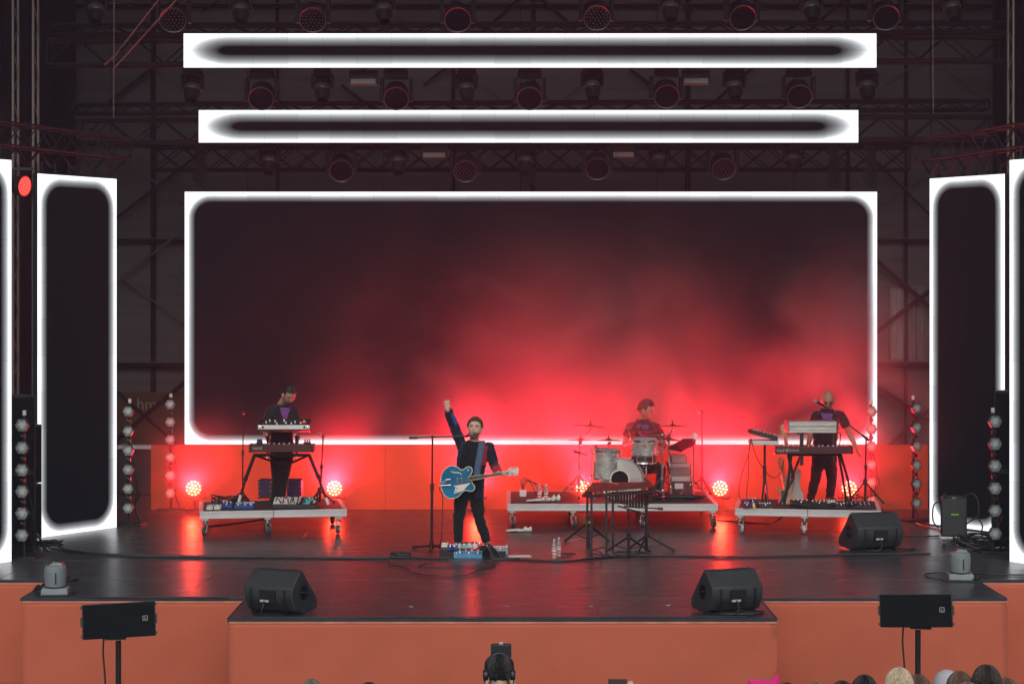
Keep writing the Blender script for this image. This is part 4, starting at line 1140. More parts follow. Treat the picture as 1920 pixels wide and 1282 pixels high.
for i, (px, Y, w_, mt, lab) in enumerate(((393, .82, .09, CREAM, 'cream pedal nearest the left front corner of the left riser'), (407, .84, .09, CREAM, 'cream pedal second from the left front corner of the left riser'),
      (424, 1.05, .16, BLUEPD, 'wide blue pedal behind the cream pedals'), (446, .95, .10, BLUEPD, 'blue pedal at the left foot of the keyboard stand'), (459, .98, .09, BLUEPD, 'second blue pedal right of the stand foot'),
      (470, 1.0, .09, BLUEPD, 'third blue pedal between stand foot and purple cabinet'), (405, 1.25, .14, PURB, 'purple pedal at the rear left of the left riser'))):
    pedal(px, 0, Y, (w_, .13, .07), mt, lab, 3)

# microphone stands
def mic_stand(name, label, foot, top, boom=None, mic=None, legs=3, lr=.28, lh=.22, a0=.4, r=.012, tail=None, base='tripod', cat='microphone stand'):
    foot, top = V(foot), V(top)
    t = thing(name, label, cat, foot)
    d = top - foot
    mb = MB(); pole(mb, foot + d * .03, foot + d * .55, r * 1.25); mb.build('lower_tube', BLACKM, t)
    mb = MB(); pole(mb, foot + d * .5, top, r * .85); mb.build('upper_tube', BLACKM, t)
    mb = MB(); pole(mb, foot + d * .52, foot + d * .585, r * 1.9, 10); mb.build('clutch', BLACK, t)
    if base == 'tripod':
        hub = foot + V((0, 0, lh))
        mb = MB(); pole(mb, hub - V((0, 0, .04)), hub + V((0, 0, .04)), r * 2.2, 10); mb.build('hub', BLACK, t)
        for i in range(legs):
            a = a0 + i * 2 * math.pi / legs; e = foot + V((math.cos(a) * lr, math.sin(a) * lr, .012))
            mb = MB(); pole(mb, hub, e, r); pole(mb, foot + V((0, 0, .06)), hub.lerp(e, .6), r * .5); l = mb.build('leg', BLACKM, t)
            mb = MB(); mb.tube([e - (e - hub).normalized() * .03, e], r * 1.4, 8); mb.build('rubber_foot', RUBBER, l)
    else:
        mb = MB(); mb.lathe([(.13, 0), (.13, .012), (.05, .03), (.02, .05)], foot, (0, 0, 1), 24); mb.build('base', BLACKM, t)
    if boom:
        e = V(boom); tl = V(tail) if tail else top - (e - top) * .4
        mb = MB(); mb.lathe([(.02, -.02), (.026, 0), (.02, .02)], top, (0, -1, 0), 12); mb.ell(top, .024, 10, 8); mb.build('boom_joint', BLACK, t)
        mb = MB(); pole(mb, tl, e, r * .7); mb.build('boom', BLACKM, t)
        mb = MB(); pole(mb, tl, tl.lerp(e, .14), r * 1.3); mb.build('counterweight', BLACK, t)
    if mic:
        m0, m1 = V(mic[0]), V(mic[1]); q = (m1 - m0).normalized()
        mt = thing('microphone', mic[2], 'microphone', m0)
        mb = MB(); mb.lathe([(.010, 0), (.013, .05), (.0175, .125), (.019, .135)], m0, q, 12); mb.build('handle', BLACK, mt)
        mb = MB(); mb.lathe([(.02, .132), (.026, .145), (.0265, .165), (.022, .185), (.012, .196), (.001, .199)], m0, q, 14); mb.build('grille', pm('mic_grille', (.32, .32, .33), .4, .7, bump=.5, bscale=700), mt)
        mb = MB(); mb.lathe([(.016, .01), (.018, .03), (.019, .06)], m0, q, 10); mb.build('clip', BLACK, mt)
    return t
S = lambda px, py, dy=0.0: U(px, py, -.95 + dy)
mf = FL(809, 1030)
Yd = mf.y
mic_stand('microphone_stand', 'black microphone stand with long level boom in front of the singer', mf, U(811, 819, Yd), U(880, 817, Yd - .02), (U(872, 818.5, Yd), U(888.5, 811.5, SY - .30), 'vocal microphone with silver grille at the singer\'s mouth'), a0=2.6, lr=.30, lh=.05, r=.014, tail=U(767, 820.5, Yd))
mic_stand('microphone_stand', 'tall thin microphone stand with drooping boom behind the left keyboard', (XX(454, 1.75), 1.75, TOP), U(456.5, 774, 1.75), U(492, 760, 1.6), a0=1.2, lr=.2, lh=.16, tail=U(432, 783, 1.85), r=.010)
mic_stand('microphone_stand', 'slanted microphone stand at the right end of the left riser', (XX(599, 1.55), 1.55, TOP), U(606, 818, 1.5), U(604, 815, 1.45), (U(606, 817, 1.45), U(596, 811, 1.2), 'small black microphone above the right end of the left riser'), a0=.2, lr=.22, lh=.2, r=.013)
mic_stand('microphone_stand', 'straight microphone stand at the right rear of the drum riser', (XX(1317, 3.1), 3.1, TOP), U(1316, 773, 3.1), U(1312, 772, 3.05), (U(1318, 773, 3.1), U(1304, 772, 2.85), 'vocal microphone on the straight stand behind the drums'), a0=.9, lr=.28, lh=.22, r=.013)
mic_stand('microphone_stand', 'microphone stand with long slanting boom at the right of the bald player', (XX(1622, 1.75), 1.75, TOP), U(1624, 821, 1.72), U(1540, 757, 1.45), (U(1545, 761, 1.46), U(1525.5, 749.5, 1.38), 'vocal microphone with grey grille beside the bald player\'s face'), a0=-.7, lr=.30, lh=.30, r=.014, tail=U(1629, 825, 1.74))

# ================================================================ drum kit
SPARK = bpy.data.materials.new('silver_sparkle_wrap'); SPARK.use_nodes = True
N, Lk = SPARK.node_tree.nodes, SPARK.node_tree.links
tc = N.new('ShaderNodeTexCoord'); mp = N.new('ShaderNodeMapping'); mp.inputs['Scale'].default_value = (3, 3, 30); Lk.new(tc.outputs['Object'], mp.inputs[0])
no = N.new('ShaderNodeTexNoise'); no.inputs['Scale'].default_value = 4; no.inputs['Detail'].default_value = 6; Lk.new(mp.outputs[0], no.inputs['Vector'])
cr = N.new('ShaderNodeValToRGB'); e = cr.color_ramp.elements; e[0].position = .35; e[0].color = (.34, .36, .35, 1); e[1].position = .65; e[1].color = (.80, .82, .80, 1); Lk.new(no.outputs['Fac'], cr.inputs[0])
pb = N['Principled BSDF']; Lk.new(cr.outputs[0], pb.inputs['Base Color']); pb.inputs['Metallic'].default_value = .55; pb.inputs['Roughness'].default_value = .32
DHEAD = pm('coated_drum_head', (.84, .82, .78), .6, var=.07, scale=9); BRONZE = pm('cymbal_bronze', (.30, .19, .07), .32, 1.0, var=.25, scale=20, stretch=(1, 1, 1)); BRONZED = pm('dark_cymbal', (.11, .09, .07), .4, .9, var=.25)
def drum(name, label, c, ax, r, h, lugs, shellmat=SPARK, headmat=DHEAD, rim=CHROME, cat='drum'):
    c, ax = V(c), V(ax).normalized(); x, y = frame(ax)
    t = thing(name, label, cat, c - ax * h / 2)
    mb = MB(); mb.lathe([(r, -h / 2 + .012), (r, h / 2 - .012)], c, ax, 40); s = mb.build('shell', shellmat, t)
    for z, nm in ((h / 2, 1), (-h / 2, -1)):
        mb = MB(); mb.lathe([(r + .002, z - nm * .022), (r + .010, z - nm * .022), (r + .012, z), (r + .009, z + nm * .004), (r - .004, z + nm * .002)], c, ax, 40, ring=True); mb.build('hoop', rim, t)
        mb = MB(); mb.lathe([(.001, z - nm * .004), (r - .004, z - nm * .004)], c, ax, 40); mb.build('drum_head', headmat, t)
    for i in range(lugs):
        a = 2 * math.pi * (i + .35) / lugs; o = x * math.cos(a) + y * math.sin(a)
        mb = MB()
        for z in (-1, 1):
            p = c + o * (r + .012) + ax * (z * (h / 2 - .05)); mb.ell(p, .016, 8, 6)
            mb.tube([p, p + ax * z * .05], .005, 6)
        mb.build('lug', CHROME, t)
    return t
BY = 2.15
kick = drum('bass_drum', 'big pale-fronted bass drum with round black hole', U(1168, 901, BY) + V((0, .23, 0)), (-.12, -1, .03), .30, .42, 10, rim=SPARK)
fc, ax = U(1168, 901, BY), V((-.12, -1, .03)).normalized()
x, y = frame(ax); hc = fc + ax * .012 + V((-.045, 0, .02))
mb = MB(); mb.lathe([(.001, .0015), (.128, .0015)], hc, ax, 32); mb.build('sound_hole', pm('hole_shade_black', (.008, .007, .008), .9), kick)  # flat disc whose black stands for the shaded inside of the drum
mb = MB(); mb.lathe([(.126, .003), (.147, .003), (.147, .0), (.126, .0)], hc, ax, 32, ring=True); mb.build('hole_ring', WHITEP, kick)
for s in (-1, 1):
    mb = MB(); pole(mb, fc + V((s * .30, .12, -.1)), V((fc.x + s * .42, fc.y + .02, TOP)), .011); mb.build('spur', CHROME, kick)
ft_ = drum('floor_tom', 'large silver floor tom at the left of the kit', U(1135.5, 869, 2.35), (.04, -.06, 1), .212, .42, 8)
for a in (-2.4, -.9, 1.2):
    c = U(1135.5, 869, 2.35); o = V((math.cos(a), math.sin(a), 0))
    mb = MB(); pole(mb, V((c.x, c.y, c.z + .05)) + o * .235, V((c.x, c.y, TOP)) + o * .25, .010); mb.tube([V((c.x, c.y, TOP)) + o * .25, V((c.x, c.y, TOP + .035)) + o * .25], .017, 8); mb.box(V((c.x, c.y, c.z - .02)) + o * .226, (.03, .03, .06)); mb.build('leg', CHROME, ft_)
tm = drum('rack_tom', 'silver tom with a small round badge in front of the drummer', U(1208.5, 837, 2.2), (0, -.10, 1), .185, .235, 8)
mb = MB(); c = U(1207, 834, 2.2); mb.lathe([(.03, 0), (.028, .004), (.001, .005)], V((c.x, 2.2 - .190, c.z)), (0, -1, 0), 18); mb.build('badge', pm('brass_badge', (.32, .2, .06), .4, .8), tm)
mb = MB(); c = U(1212, 856, 2.5); pole(mb, (c.x, 2.5, c.z + .10), (c.x, 2.5, TOP + .2), .013); pole(mb, (c.x, 2.5, c.z + .10), (c.x, 2.38, c.z + .14), .012); mb.build('mount', CHROME, tm)
sn = drum('snare_drum', 'dark snare drum on its own stand below the silver tom', U(1206, 860, 2.62), (0, .05, 1), .18, .14, 10, pm('dark_steel_shell', (.10, .10, .105), .3, .8))
c = U(1206, 860, 2.62)
mb = MB(); pole(mb, (c.x, c.y, c.z - .08), (c.x, c.y, TOP + .12), .013)
for a in (.5, 2.6, 4.7):
    o = V((math.cos(a), math.sin(a), 0)); pole(mb, V((c.x, c.y, c.z - .18)), V((c.x, c.y, c.z - .085)) + o * .19, .009); pole(mb, V((c.x, c.y, TOP + .28)), V((c.x, c.y, TOP + .012)) + o * .24, .010)
mb.build('stand', CHROME, sn)
def cymbal(label, px, py, Y, r, tilt, mat=BRONZE, cat='cymbal', yaw=0.0):
    c = U(px, py, Y); ax = (Matrix.Rotation(R(tilt[0]), 3, 'Y') @ Matrix.Rotation(R(tilt[1]), 3, 'X')) @ V((0, 0, 1))
    t = thing('cymbal', label, cat, c, 0, 'cymbals of the drum kit')
    mb = MB(); mb.lathe([(r, -.010), (r, -.0085), (r * .6, .0), (r * .25, .005), (.045, .012), (.026, .020), (.006, .023), (.006, .020), (.024, .016), (.042, .009), (r * .25, .002), (r * .6, -.003)][::-1], c, ax, 48); mb.build('disc', mat, t, smooth=60)
    mb = MB(); mb.lathe([(.014, .023), (.014, .036), (.007, .04), (.007, .05), (.011, .054), (.011, .064)], c, ax, 12); mb.build('wing_nut', BLACK, t)
    mb = MB(); mb.lathe([(.001, .064), (.014, .064), (.014, .075), (.001, .077)], c, ax, 12); mb.build('nut_cap', CHROME, t)
    return c
c1 = cymbal('high cymbal at the far left of the kit shining orange along its edge', 1107, 798, 2.6, .265, (5, -2))
c2 = cymbal('lower left cymbal crossing the left cymbal stand', 1089, 824, 2.45, .19, (0, -3))
c3 = cymbal('flat cymbal with tall cup right above the floor tom', 1141, 824.5, 2.7, .215, (1, -2), BRONZED)
c4 = cymbal('thin cymbal in front of the drummer\'s chest', 1201, 805, 2.45, .245, (1, 0), BRONZED)
c5 = cymbal('dark cymbal highest on the right of the kit', 1261, 798, 2.7, .24, (0, -3), BRONZED)
c6 = cymbal('low thin cymbal seen edge-on right of the silver tom', 1254, 822, 2.3, .17, (7, 2))
def cstand(label, foot, top, arms, r=.013):
    foot, top = V(foot), V(top); t = thing('cymbal_stand', label, 'cymbal stand', foot, 0, 'chrome cymbal stands')
    mb = MB(); pole(mb, foot + V((0, 0, .08)), foot.lerp(top, .55), r * 1.25); mb.build('lower_tube', CHROME, t)
    mb = MB(); pole(mb, foot.lerp(top, .5), top, r); mb.build('upper_tube', CHROME, t)
    for f in (.52, .78): 
        mb = MB(); p = foot.lerp(top, f); pole(mb, p - V((0, 0, .03)), p + V((0, 0, .03)), r * 1.9, 10); mb.bar(p, p + V((.05, -.02, .0)), .012); mb.build('clamp', CHROME, t)
    hub = foot + V((0, 0, .32))
    for i in range(3):
        a = .5 + i * 2.094; e = foot + V((math.cos(a) * .32, math.sin(a) * .32, .012))
        mb = MB()
        for q in (-.012, .012): pole(mb, hub + V((q, 0, 0)), e + V((q, 0, 0)), .006)
        pole(mb, foot + V((0, 0, .1)), hub.lerp(e, .55), .006); l = mb.build('leg', CHROME, t)
        mb = MB(); mb.ell(e + V((0, 0, .008)), .02, 8, 6); mb.build('rubber_foot', RUBBER, l)
    for c in arms:
        mb = MB(); c = V(c); pole(mb, top - (c - top) * .25, c - V((0, 0, .05)), r * .75); pole(mb, c - V((0, 0, .06)), c + V((0, 0, .09)), .006); mb.ell(top, .028, 10, 8); mb.ell(c - V((0, 0, .055)), .02, 8, 6); mb.build('boom_arm', CHROME, t)
cstand('chrome cymbal stand with boom at the left end of the drum riser', (XX(1085, 2.5), 2.5, TOP), U(1088, 829, 2.5), [c1, c2])
cstand('chrome stand mostly hidden behind the floor tom', (XX(1141, 2.75), 2.75, TOP), U(1141, 845, 2.75), [c3])
cstand('chrome cymbal stand at the right of the silver tom', (XX(1241.5, 2.2), 2.2, TOP), U(1241.5, 815, 2.2), [c6, c4])
cstand('chrome stand behind the right cymbal stand under the dark cymbal', (XX(1256, 2.75), 2.75, TOP), U(1254, 818, 2.75), [c5])
for lab, a, c, d_ in (('black drum microphone on a clip over the floor tom', (1116, 834), (1122, 842), 2.1), ('small drum microphone above the right rim of the floor tom', (1146, 829), (1138, 834), 2.3), ('drum microphone on an arm left of the floor tom', (1075, 845), (1101, 853), 2.2)):
    mt = thing('drum_microphone', lab, 'microphone', U(*a, d_))
    mb = MB(); mb.tube([U(*a, d_), U(*a, d_).lerp(U(*c, d_), .5)], .018, 10); mb.build('capsule', BLACK, mt)
    mb = MB(); mb.tube([U(*a, d_).lerp(U(*c, d_), .4), U(*c, d_ + .05)], .008, 8); mb.build('arm', BLACKM, mt)
# throne, sticks, pad, rack
c = J_dr = U(1207, 872, 3.02)
t = thing('drum_throne', 'round black drum stool under the seated drummer', 'stool', (c.x, c.y, TOP))
mb = MB(); mb.lathe([(.15, -.07), (.19, -.06), (.19, -.01), (.15, .0)], (c.x, c.y, c.z - .05), (0, 0, 1), 24); mb.build('seat', BLACK, t)
mb = MB(); pole(mb, (c.x, c.y, c.z - .1), (c.x, c.y, TOP + .1), .016)
for a in (.3, 2.4, 4.5): pole(mb, V((c.x, c.y, TOP + .25)), V((c.x + .25 * math.cos(a), c.y + .25 * math.sin(a), TOP + .012)), .011)
mb.build('base', CHROME, t)
STICK = pm('drumstick_wood', (.55, .34, .16), .5)
mb = MB(); a, c = U(1186, 832, 2.45), U(1176.5, 799, 2.35); mb.tube([a, a.lerp(c, .8), c.lerp(a, .06), c], [.0085, .0075, .0045, .006], 8); tag(mb.build('drumstick', STICK), 'wooden drumstick held upright in the drummer\'s hand', 'drumstick')
mb = MB(); a, c = U(1228, 830, 2.5), U(1216, 822, 2.2); mb.tube([a, c], .008, 8); tag(mb.build('drumstick', STICK), 'second drumstick almost hidden behind the silver tom', 'drumstick')
t = thing('sample_pad', 'tilted dark drum pad on a stand at the right of the kit', 'drum pad', (XX(1300, 2.4), 2.4, TOP))
mb = MB(); q = [U(1254, 837, 2.2), U(1281, 821.5, 2.75), U(1305, 821.5, 2.75), U(1304.5, 829, 2.5), U(1279, 842, 2.2)]
mb.prism(q, V((0, .02, -.045))); mb.build('pad', pm('dark_red_pad', (.035, .008, .012), .5), t, bevel=.006)
mb = MB(); pole(mb, U(1300, 826, 2.5), (XX(1300, 2.5), 2.5, TOP + .05), .014)
for a in (.4, 2.5, 4.6): pole(mb, (XX(1300, 2.5), 2.5, TOP + .25), (XX(1300, 2.5) + .24 * math.cos(a), 2.5 + .24 * math.sin(a), TOP + .01), .01)
mb.build('stand', CHROME, t)
mb = MB(); p = U(1303, 818, 2.5); mb.box(p, (.07, .04, .09), Matrix.Rotation(R(20), 3, 'Y')); tag(mb.build('cloth_clip', WHITEP, bevel=.015), 'small white clip-on light on the top corner of the tilted pad', 'clip')
t = thing('equipment_rack', 'stack of grey rack units and a black case right of the drums', 'equipment rack', (XX(1276, 2.9), 2.9, TOP))
GREYU = pm('grey_rack_unit', (.46, .45, .44), .5, var=.12); GREYD = pm('dark_rack_unit', (.16, .155, .155), .5)
for nm, x0, x1, y0, y1, mt in (('amplifier', 1258, 1288, 853, 867, GREYU), ('rack_unit', 1252, 1296, 868, 876, GREYU), ('rack_unit', 1255, 1296, 876.5, 892, GREYD), ('rack_unit', 1257, 1297, 892.5, 902, GREYU), ('rack_case', 1256, 1301, 902.5, 934, BLACK)):
    a, c = U(x0, y1, 2.75), U(x1, y0, 2.75); mb = MB(); mb.box(((a.x + c.x) / 2, 2.75 + .2, (a.z + c.z) / 2), (c.x - a.x, .4, c.z - a.z)); h = mb.build(nm, mt, t, bevel=.006)
    mb = MB()
    for sx in (-1, 1): mb.box(((a.x + c.x) / 2 + sx * (c.x - a.x) * .46, 2.745, (a.z + c.z) / 2), (.012, .012, min(.1, (c.z - a.z) * .8)))
    mb.build('handles', BLACKM if mt is not BLACK else ALU, h)
a, c = U(1265, 916, 2.74), U(1281, 906, 2.74)
mb = MB(); mb.box(((a.x + c.x) / 2, 2.74, (a.z + c.z) / 2), (c.x - a.x, .014, c.z - a.z)); mb.build('label_plate', ALU, t)
mb = MB(); mb.lathe([(.014, 0), (.012, .006)], U(1294, 907, 2.745), (0, -1, 0), 10); mb.build('pilot_lamp', em('white_pilot_lamp', (.9, .92, 1), 2), t)
BL = thing('power_box', 'small white power box with curling wires on the left rear of the drum riser', 'power box', (XX(980.5, 2.6), 2.6, TOP))
mb = MB(); mb.box((XX(980.5, 2.6), 2.6, TOP + .05), (.10, .08, .10)); mb.build('casing', WHITEP, BL, bevel=.01)
for j in range(4):
    p = V((XX(980.5, 2.6), 2.6, TOP + .1)); mb = MB(); mb.tube(curve([p, p + V((-.03 + .03 * j, .02, .12)), p + V((.04 + .05 * j, .05, .17 - .03 * j)), p + V((.14 + .05 * j, .03, .05)), p + V((.2 + .06 * j, 0, -.09))], 6), .006, 5); mb.build('wire', CABLE, BL)
# ================================================================ xylophone and stands in front of the drum riser
ROSE = pm('rosewood_bar', (.085, .028, .018), .35, var=.35, scale=12, stretch=(6, 1, 6)); RAILW = pm('dark_wood_rail', (.028, .013, .009), .45, var=.3, scale=10, stretch=(1, 6, 6))
t = thing('xylophone', 'dark wooden xylophone with hanging resonator tubes in front of the drums', 'xylophone', FL(1160, 1042))
g0, g1 = U(1098, 923, -1.35), U(1223, 915, -1.05)          # front edge of the keyboard, left and right end
b0, b1 = U(1110, 908, -.72), U(1221, 905.5, -.62)          # back edge
for p, q, nm in ((g0, g1, 'front_rail'), (b0, b1, 'back_rail')):
    mb = MB(); mb.bar(p - V((0, 0, .05)), q - V((0, 0, .04)), .085, .03); mb.build(nm, RAILW, t, bevel=.004)
for p, q in ((g0, b0), (g1, b1)):
    mb = MB(); mb.bar(p - V((0, 0, .045)), q - V((0, 0, .045)), .10, .035); mb.build('end_board', RAILW, t, bevel=.004)
n = 22
for i in range(n):
    f = (i + .5) / n
    p, q = g0.lerp(g1, f), b0.lerp(b1, f); k = .5 - .16 * f; mid = p.lerp(q, .5); d = (q - p).normalized(); hl = (q - p).length * (.56 - .13 * f)
    mb = MB(); mb.bar(mid - d * hl + V((0, 0, .012)), mid + d * hl + V((0, 0, .012)), (g1 - g0).length / n * .86, .022); mb.build('bar', ROSE, t, bevel=.003)
    if i > 6:
        ln = .36 - .22 * abs((i - 17) / 12.0) ** .8 if i < 17 else .34 - .02 * (i - 17)
        mb = MB(); m_ = p.lerp(q, .3) - V((0, 0, .04)); mb.tube([m_, m_ - V((0, 0, ln * .68))], .0165, 10); mb.build('resonator_tube', BLACKM, t)
for a, c, Y in ((1109, 1043, -1.3), (1137, 1040, -1.22), (1149, 1030, -.85), (1211, 1028, -.8), (1101, 1004, -.62)):
    mb = MB(); top = U(a, 921, Y); mb.bar(top, (top.x, Y, .0), .028, .028, V((0, 1, 0))); mb.build('leg', BLACKM, t)
mb = MB(); pole(mb, U(1109, 1030, -1.3), U(1149, 1022, -.85), .010); mb.build('cross_bar', pm('copper_bar', (.35, .13, .05), .4, .6), t)
mb = MB(); a = U(1157, 906, -1.0); mb.tube(curve([U(1128, 901, -1.2), U(1160, 907.5, -1.0)], 2), .006, 6); mb.ell(U(1127, 900.5, -1.2), .018, 8, 6); tag(mb.build('mallet', STICK), 'wooden mallet lying on the xylophone bars', 'mallet')
def tripod(label, px, Y, top_py, spread, a0, boom=None, tail=None, hub=.22):
    f = V((XX(px, Y), Y, 0))
    return mic_stand('tripod_stand', label, f, U(px, top_py, Y), boom, None, lr=spread, lh=hub, a0=a0, r=.014, tail=tail, cat='stand')
tripod('low black tripod stand under the middle of the xylophone with a slanted boom', 1178.5, -1.15, 956, .33, .5, U(1158, 948, -1.2), U(1213, 964, -1.1))
tripod('black tripod stand under the right end of the xylophone', 1213, -.95, 928, .36, .1, U(1170, 949, -1.0), U(1243, 953.5, -.95))
tripod('black tripod stand with a yellow clamp at the left of the xylophone', 1101.5, -.1, 930, .34, .55, hub=.28)
mb = MB(); p = U(1102, 980, -.13); mb.tube([p - V((.03, 0, 0)), p + V((.04, 0, .01))], .018, 8); tag(mb.build('clamp', pm('yellow_clamp', (.62, .40, .03), .4)), 'yellow clamp on the tripod stand left of the xylophone', 'clamp')

# ================================================================ instruments on the right riser
Y0 = 1.2
L = lambda px, py, dy=0.0: U(px, py, Y0 + dy)
t = thing('keyboard_stand', 'black keyboard stand with crossing legs on the right riser', 'keyboard stand', (XX(1520, Y0), Y0, TOP))
for q in (((1478, 850), (1488, 895), (1462, 945)), ((1484, 850), (1478, 900), (1470, 946)), ((1572, 850), (1580, 895), (1588, 945)), ((1576, 850), (1590, 900), (1597, 944))):
    mb = MB(); pole(mb, L(*q[0]), L(*q[1]), .02); pole(mb, L(*q[1]), L(*q[2]), .018); mb.build('leg', BLACKM, t)
mb = MB(); pole(mb, L(1484, 896), L(1502, 852, .1), .018); pole(mb, L(1478, 852), L(1576, 852), .02); mb.build('brace', BLACKM, t)
for px in (1503,):
    mb = MB(); mb.bar(L(px, 872, -.02), L(px, 811, -.02), .05, .03, V((0, 1, 0))); mb.bar(L(px - 6, 812, -.02), L(px + 2, 812, .2), .03); mb.build('upright', BLACKM, t)
mb = MB(); mb.bar(L(1566, 866, .05), L(1566, 811, .05), .04, .03, V((0, 1, 0))); mb.build('upright', BLACKM, t)
keyboard('dark red keyboard on the right stand with a pale word on its back', 1453.5, 1600, 837.5, 851, 1.08, .24, [('nord', -.41, .085), ('electro', -.275, .06)])
# silver case seen from behind
a, c = U(1480, 811, 1.15), U(1568, 790, 1.15); w_, h = c.x - a.x, c.z - a.z
t = thing('synthesizer', 'long synthesiser with a ribbed silver back above the right keyboard', 'synthesizer', ((a.x + c.x) / 2, 1.15, a.z))
prof = [(0, 0), (.0, .035), (.014, .05), (.014, .075), (0, .09), (0, .125), (.012, .14), (.0, .15)]
prof = [(y, z * h / .15) for y, z in prof]
mb = MB(); mb.prism([V((-w_ / 2, y, z)) for y, z in prof] + [V((-w_ / 2, .16, h * 1.05)), V((-w_ / 2, .42, h * .35)), V((-w_ / 2, .42, 0))], (w_, 0, 0)); mb.build('case', ALU, t, False, smooth=25)
for s in (-1, 1):
    mb = MB(); mb.box((s * (w_ / 2 + .006), .21, h * .52), (.012, .43, h * 1.02)); mb.build('end_cheek', pm('steel_cheek', (.25, .26, .27), .4, .6), t, False, bevel=.004)
mb = MB(); mb.tube(curve([(w_ / 2 - .02, .05, .02), (w_ / 2 + .06, .02, -.02), (w_ / 2 + .05, .05, -.2)], 6), .007, 6); mb.build('cable', CABLE, t, False)
# side table with a tilted device
t = thing('tray_stand', 'tripod stand with a silver-edged tray at the left of the right riser', 'stand', (XX(1434, 1.3), 1.3, TOP))
a, c = U(1408, 834, 1.15), U(1460, 826, 1.15)
mb = MB(); mb.box(((a.x + c.x) / 2, 1.3, (a.z + c.z) / 2), (c.x - a.x, .32, c.z - a.z)); mb.build('tray', ALUW, t, bevel=.006)
mb = MB(); pole(mb, U(1434, 834, 1.3), U(1434, 893, 1.3), .018); pole(mb, U(1434, 872, 1.3), U(1434, 896, 1.3), .026, 10); mb.build('pole', BLACKM, t)
for e in ((1428, 946, 1.25), (1441, 946, 1.2), (1436, 944, 1.6)):
    mb = MB(); pole(mb, U(1434, 888, 1.3), V((U(*e).x, e[2], TOP + .01)), .014); mb.build('leg', BLACKM, t)
q = [U(1405, 812, 1.15), U(1410, 806, 1.15), U(1459, 818.5, 1.15), U(1458, 826, 1.15)]
t = thing('tilted_controller', 'dark device with buttons lying tilted on the silver-edged tray', 'controller', (U(1434, 826, 1.15)))
mb = MB(); mb.prism(q, (0, .3, 0)); mb.build('casing', pm('dark_device', (.04, .015, .018), .5), t, bevel=.006)
for i in range(7):
    p = q[1].lerp(q[2], .1 + .13 * i) + V((0, .06 + .04 * (i % 3), .006)); mb = MB(); mb.lathe([(.013, -.01), (.012, .014)], p, (.2, 0, 1), 10); mb.build('knob', GREYU, t)
mb = MB()
for e in ((1386, 940), (1400, 945)):
    pts = curve([U(1407, 822, 1.12), U(1404, 850, 1.1), U(e[0] + 3, 895, 1.1), U(e[0], 930, 1.1), U(e[0] + 12, 947, 1.1)], 8); mb.tube(pts, .006, 5)
pts = curve([U(1408, 822, 1.12), U(1420, 860, 1.1), U(1445, 893, 1.08), U(1463, 888, 1.1), U(1470, 862, 1.1)], 8); mb.tube(pts, .006, 5)
tag(mb.build('hanging_cable', CABLE), 'thin black cables sagging from the tray to the right riser', 'cable')
# two guitars behind the stand
WOODG = pm('maple_neck', (.36, .20, .085), .4, var=.15, scale=10, stretch=(1, 1, 6)); WHITEG = pm('cream_guitar', (.27, .25, .23), .3, var=.06)
def floor_guitar(label, bx, by, hx_, hy_, Y, bodymat, gmat, sc_=1.0):
    b0, h0 = U(bx, by, Y), U(hx_, hy_, Y + .15); t = thing('bass_guitar', label, 'guitar', (b0.x, Y, TOP))
    ax = (h0 - b0).normalized(); sd = V((ax.z, 0, -ax.x)).normalized()
    out = [(-.24, 0), (-.23, -.12), (-.14, -.17), (-.02, -.13), (.06, -.125), (.15, -.16), (.21, -.15), (.19, -.09), (.13, -.05), (.12, .04), (.20, .08), (.26, .13), (.24, .17), (.14, .155), (.03, .12), (-.08, .14), (-.17, .16), (-.23, .11)]
    mb = MB(); mb.prism([p for p in curve([b0 + ax * u * sc_ + sd * v * sc_ for u, v in out + out[:1]], 3)[:-1]], (0, .045, 0)); mb.build('body', bodymat, t, bevel=.006)
    mb = MB(); mb.prism([b0 + ax * u * sc_ + sd * v * sc_ + V((0, -.004, 0)) for u, v in ((.13, -.09), (.05, -.10), (-.12, -.12), (-.1, -.02), (.05, .05), (.12, .05))], (0, .004, 0)); mb.build('pickguard', gmat, t)
    mb = MB(); mb.bar(b0 + ax * .08 + V((0, -.012, 0)), h0, .05, .03, V((0, 1, 0))); mb.build('neck', WOODG, t)
    mb = MB(); mb.prism([h0 + ax * u + sd * v for u, v in ((-.02, -.025), (.03, -.045), (.17, -.04), (.19, .0), (.16, .035), (.0, .03))], (0, .02, 0)); hd = mb.build('headstock', WOODG, t, bevel=.004)
    for i in range(4):
        mb = MB(); p = h0 + ax * (.03 + .035 * i) - sd * .05; mb.box(p, (.02, .012, .02)); mb.build('tuner', CHROME, hd)
    return t
floor_guitar('pale bass guitar leaning upright behind the right keyboard, its maple head above it', 1486, 912, 1472, 818, 1.75, WHITEG, pm('tortoise_guard', (.16, .05, .03), .3), .9)
floor_guitar('wooden guitar half hidden behind the crossing legs of the right keyboard stand', 1474, 930, 1467, 880, 1.65, WOODG, BLACK, .7)
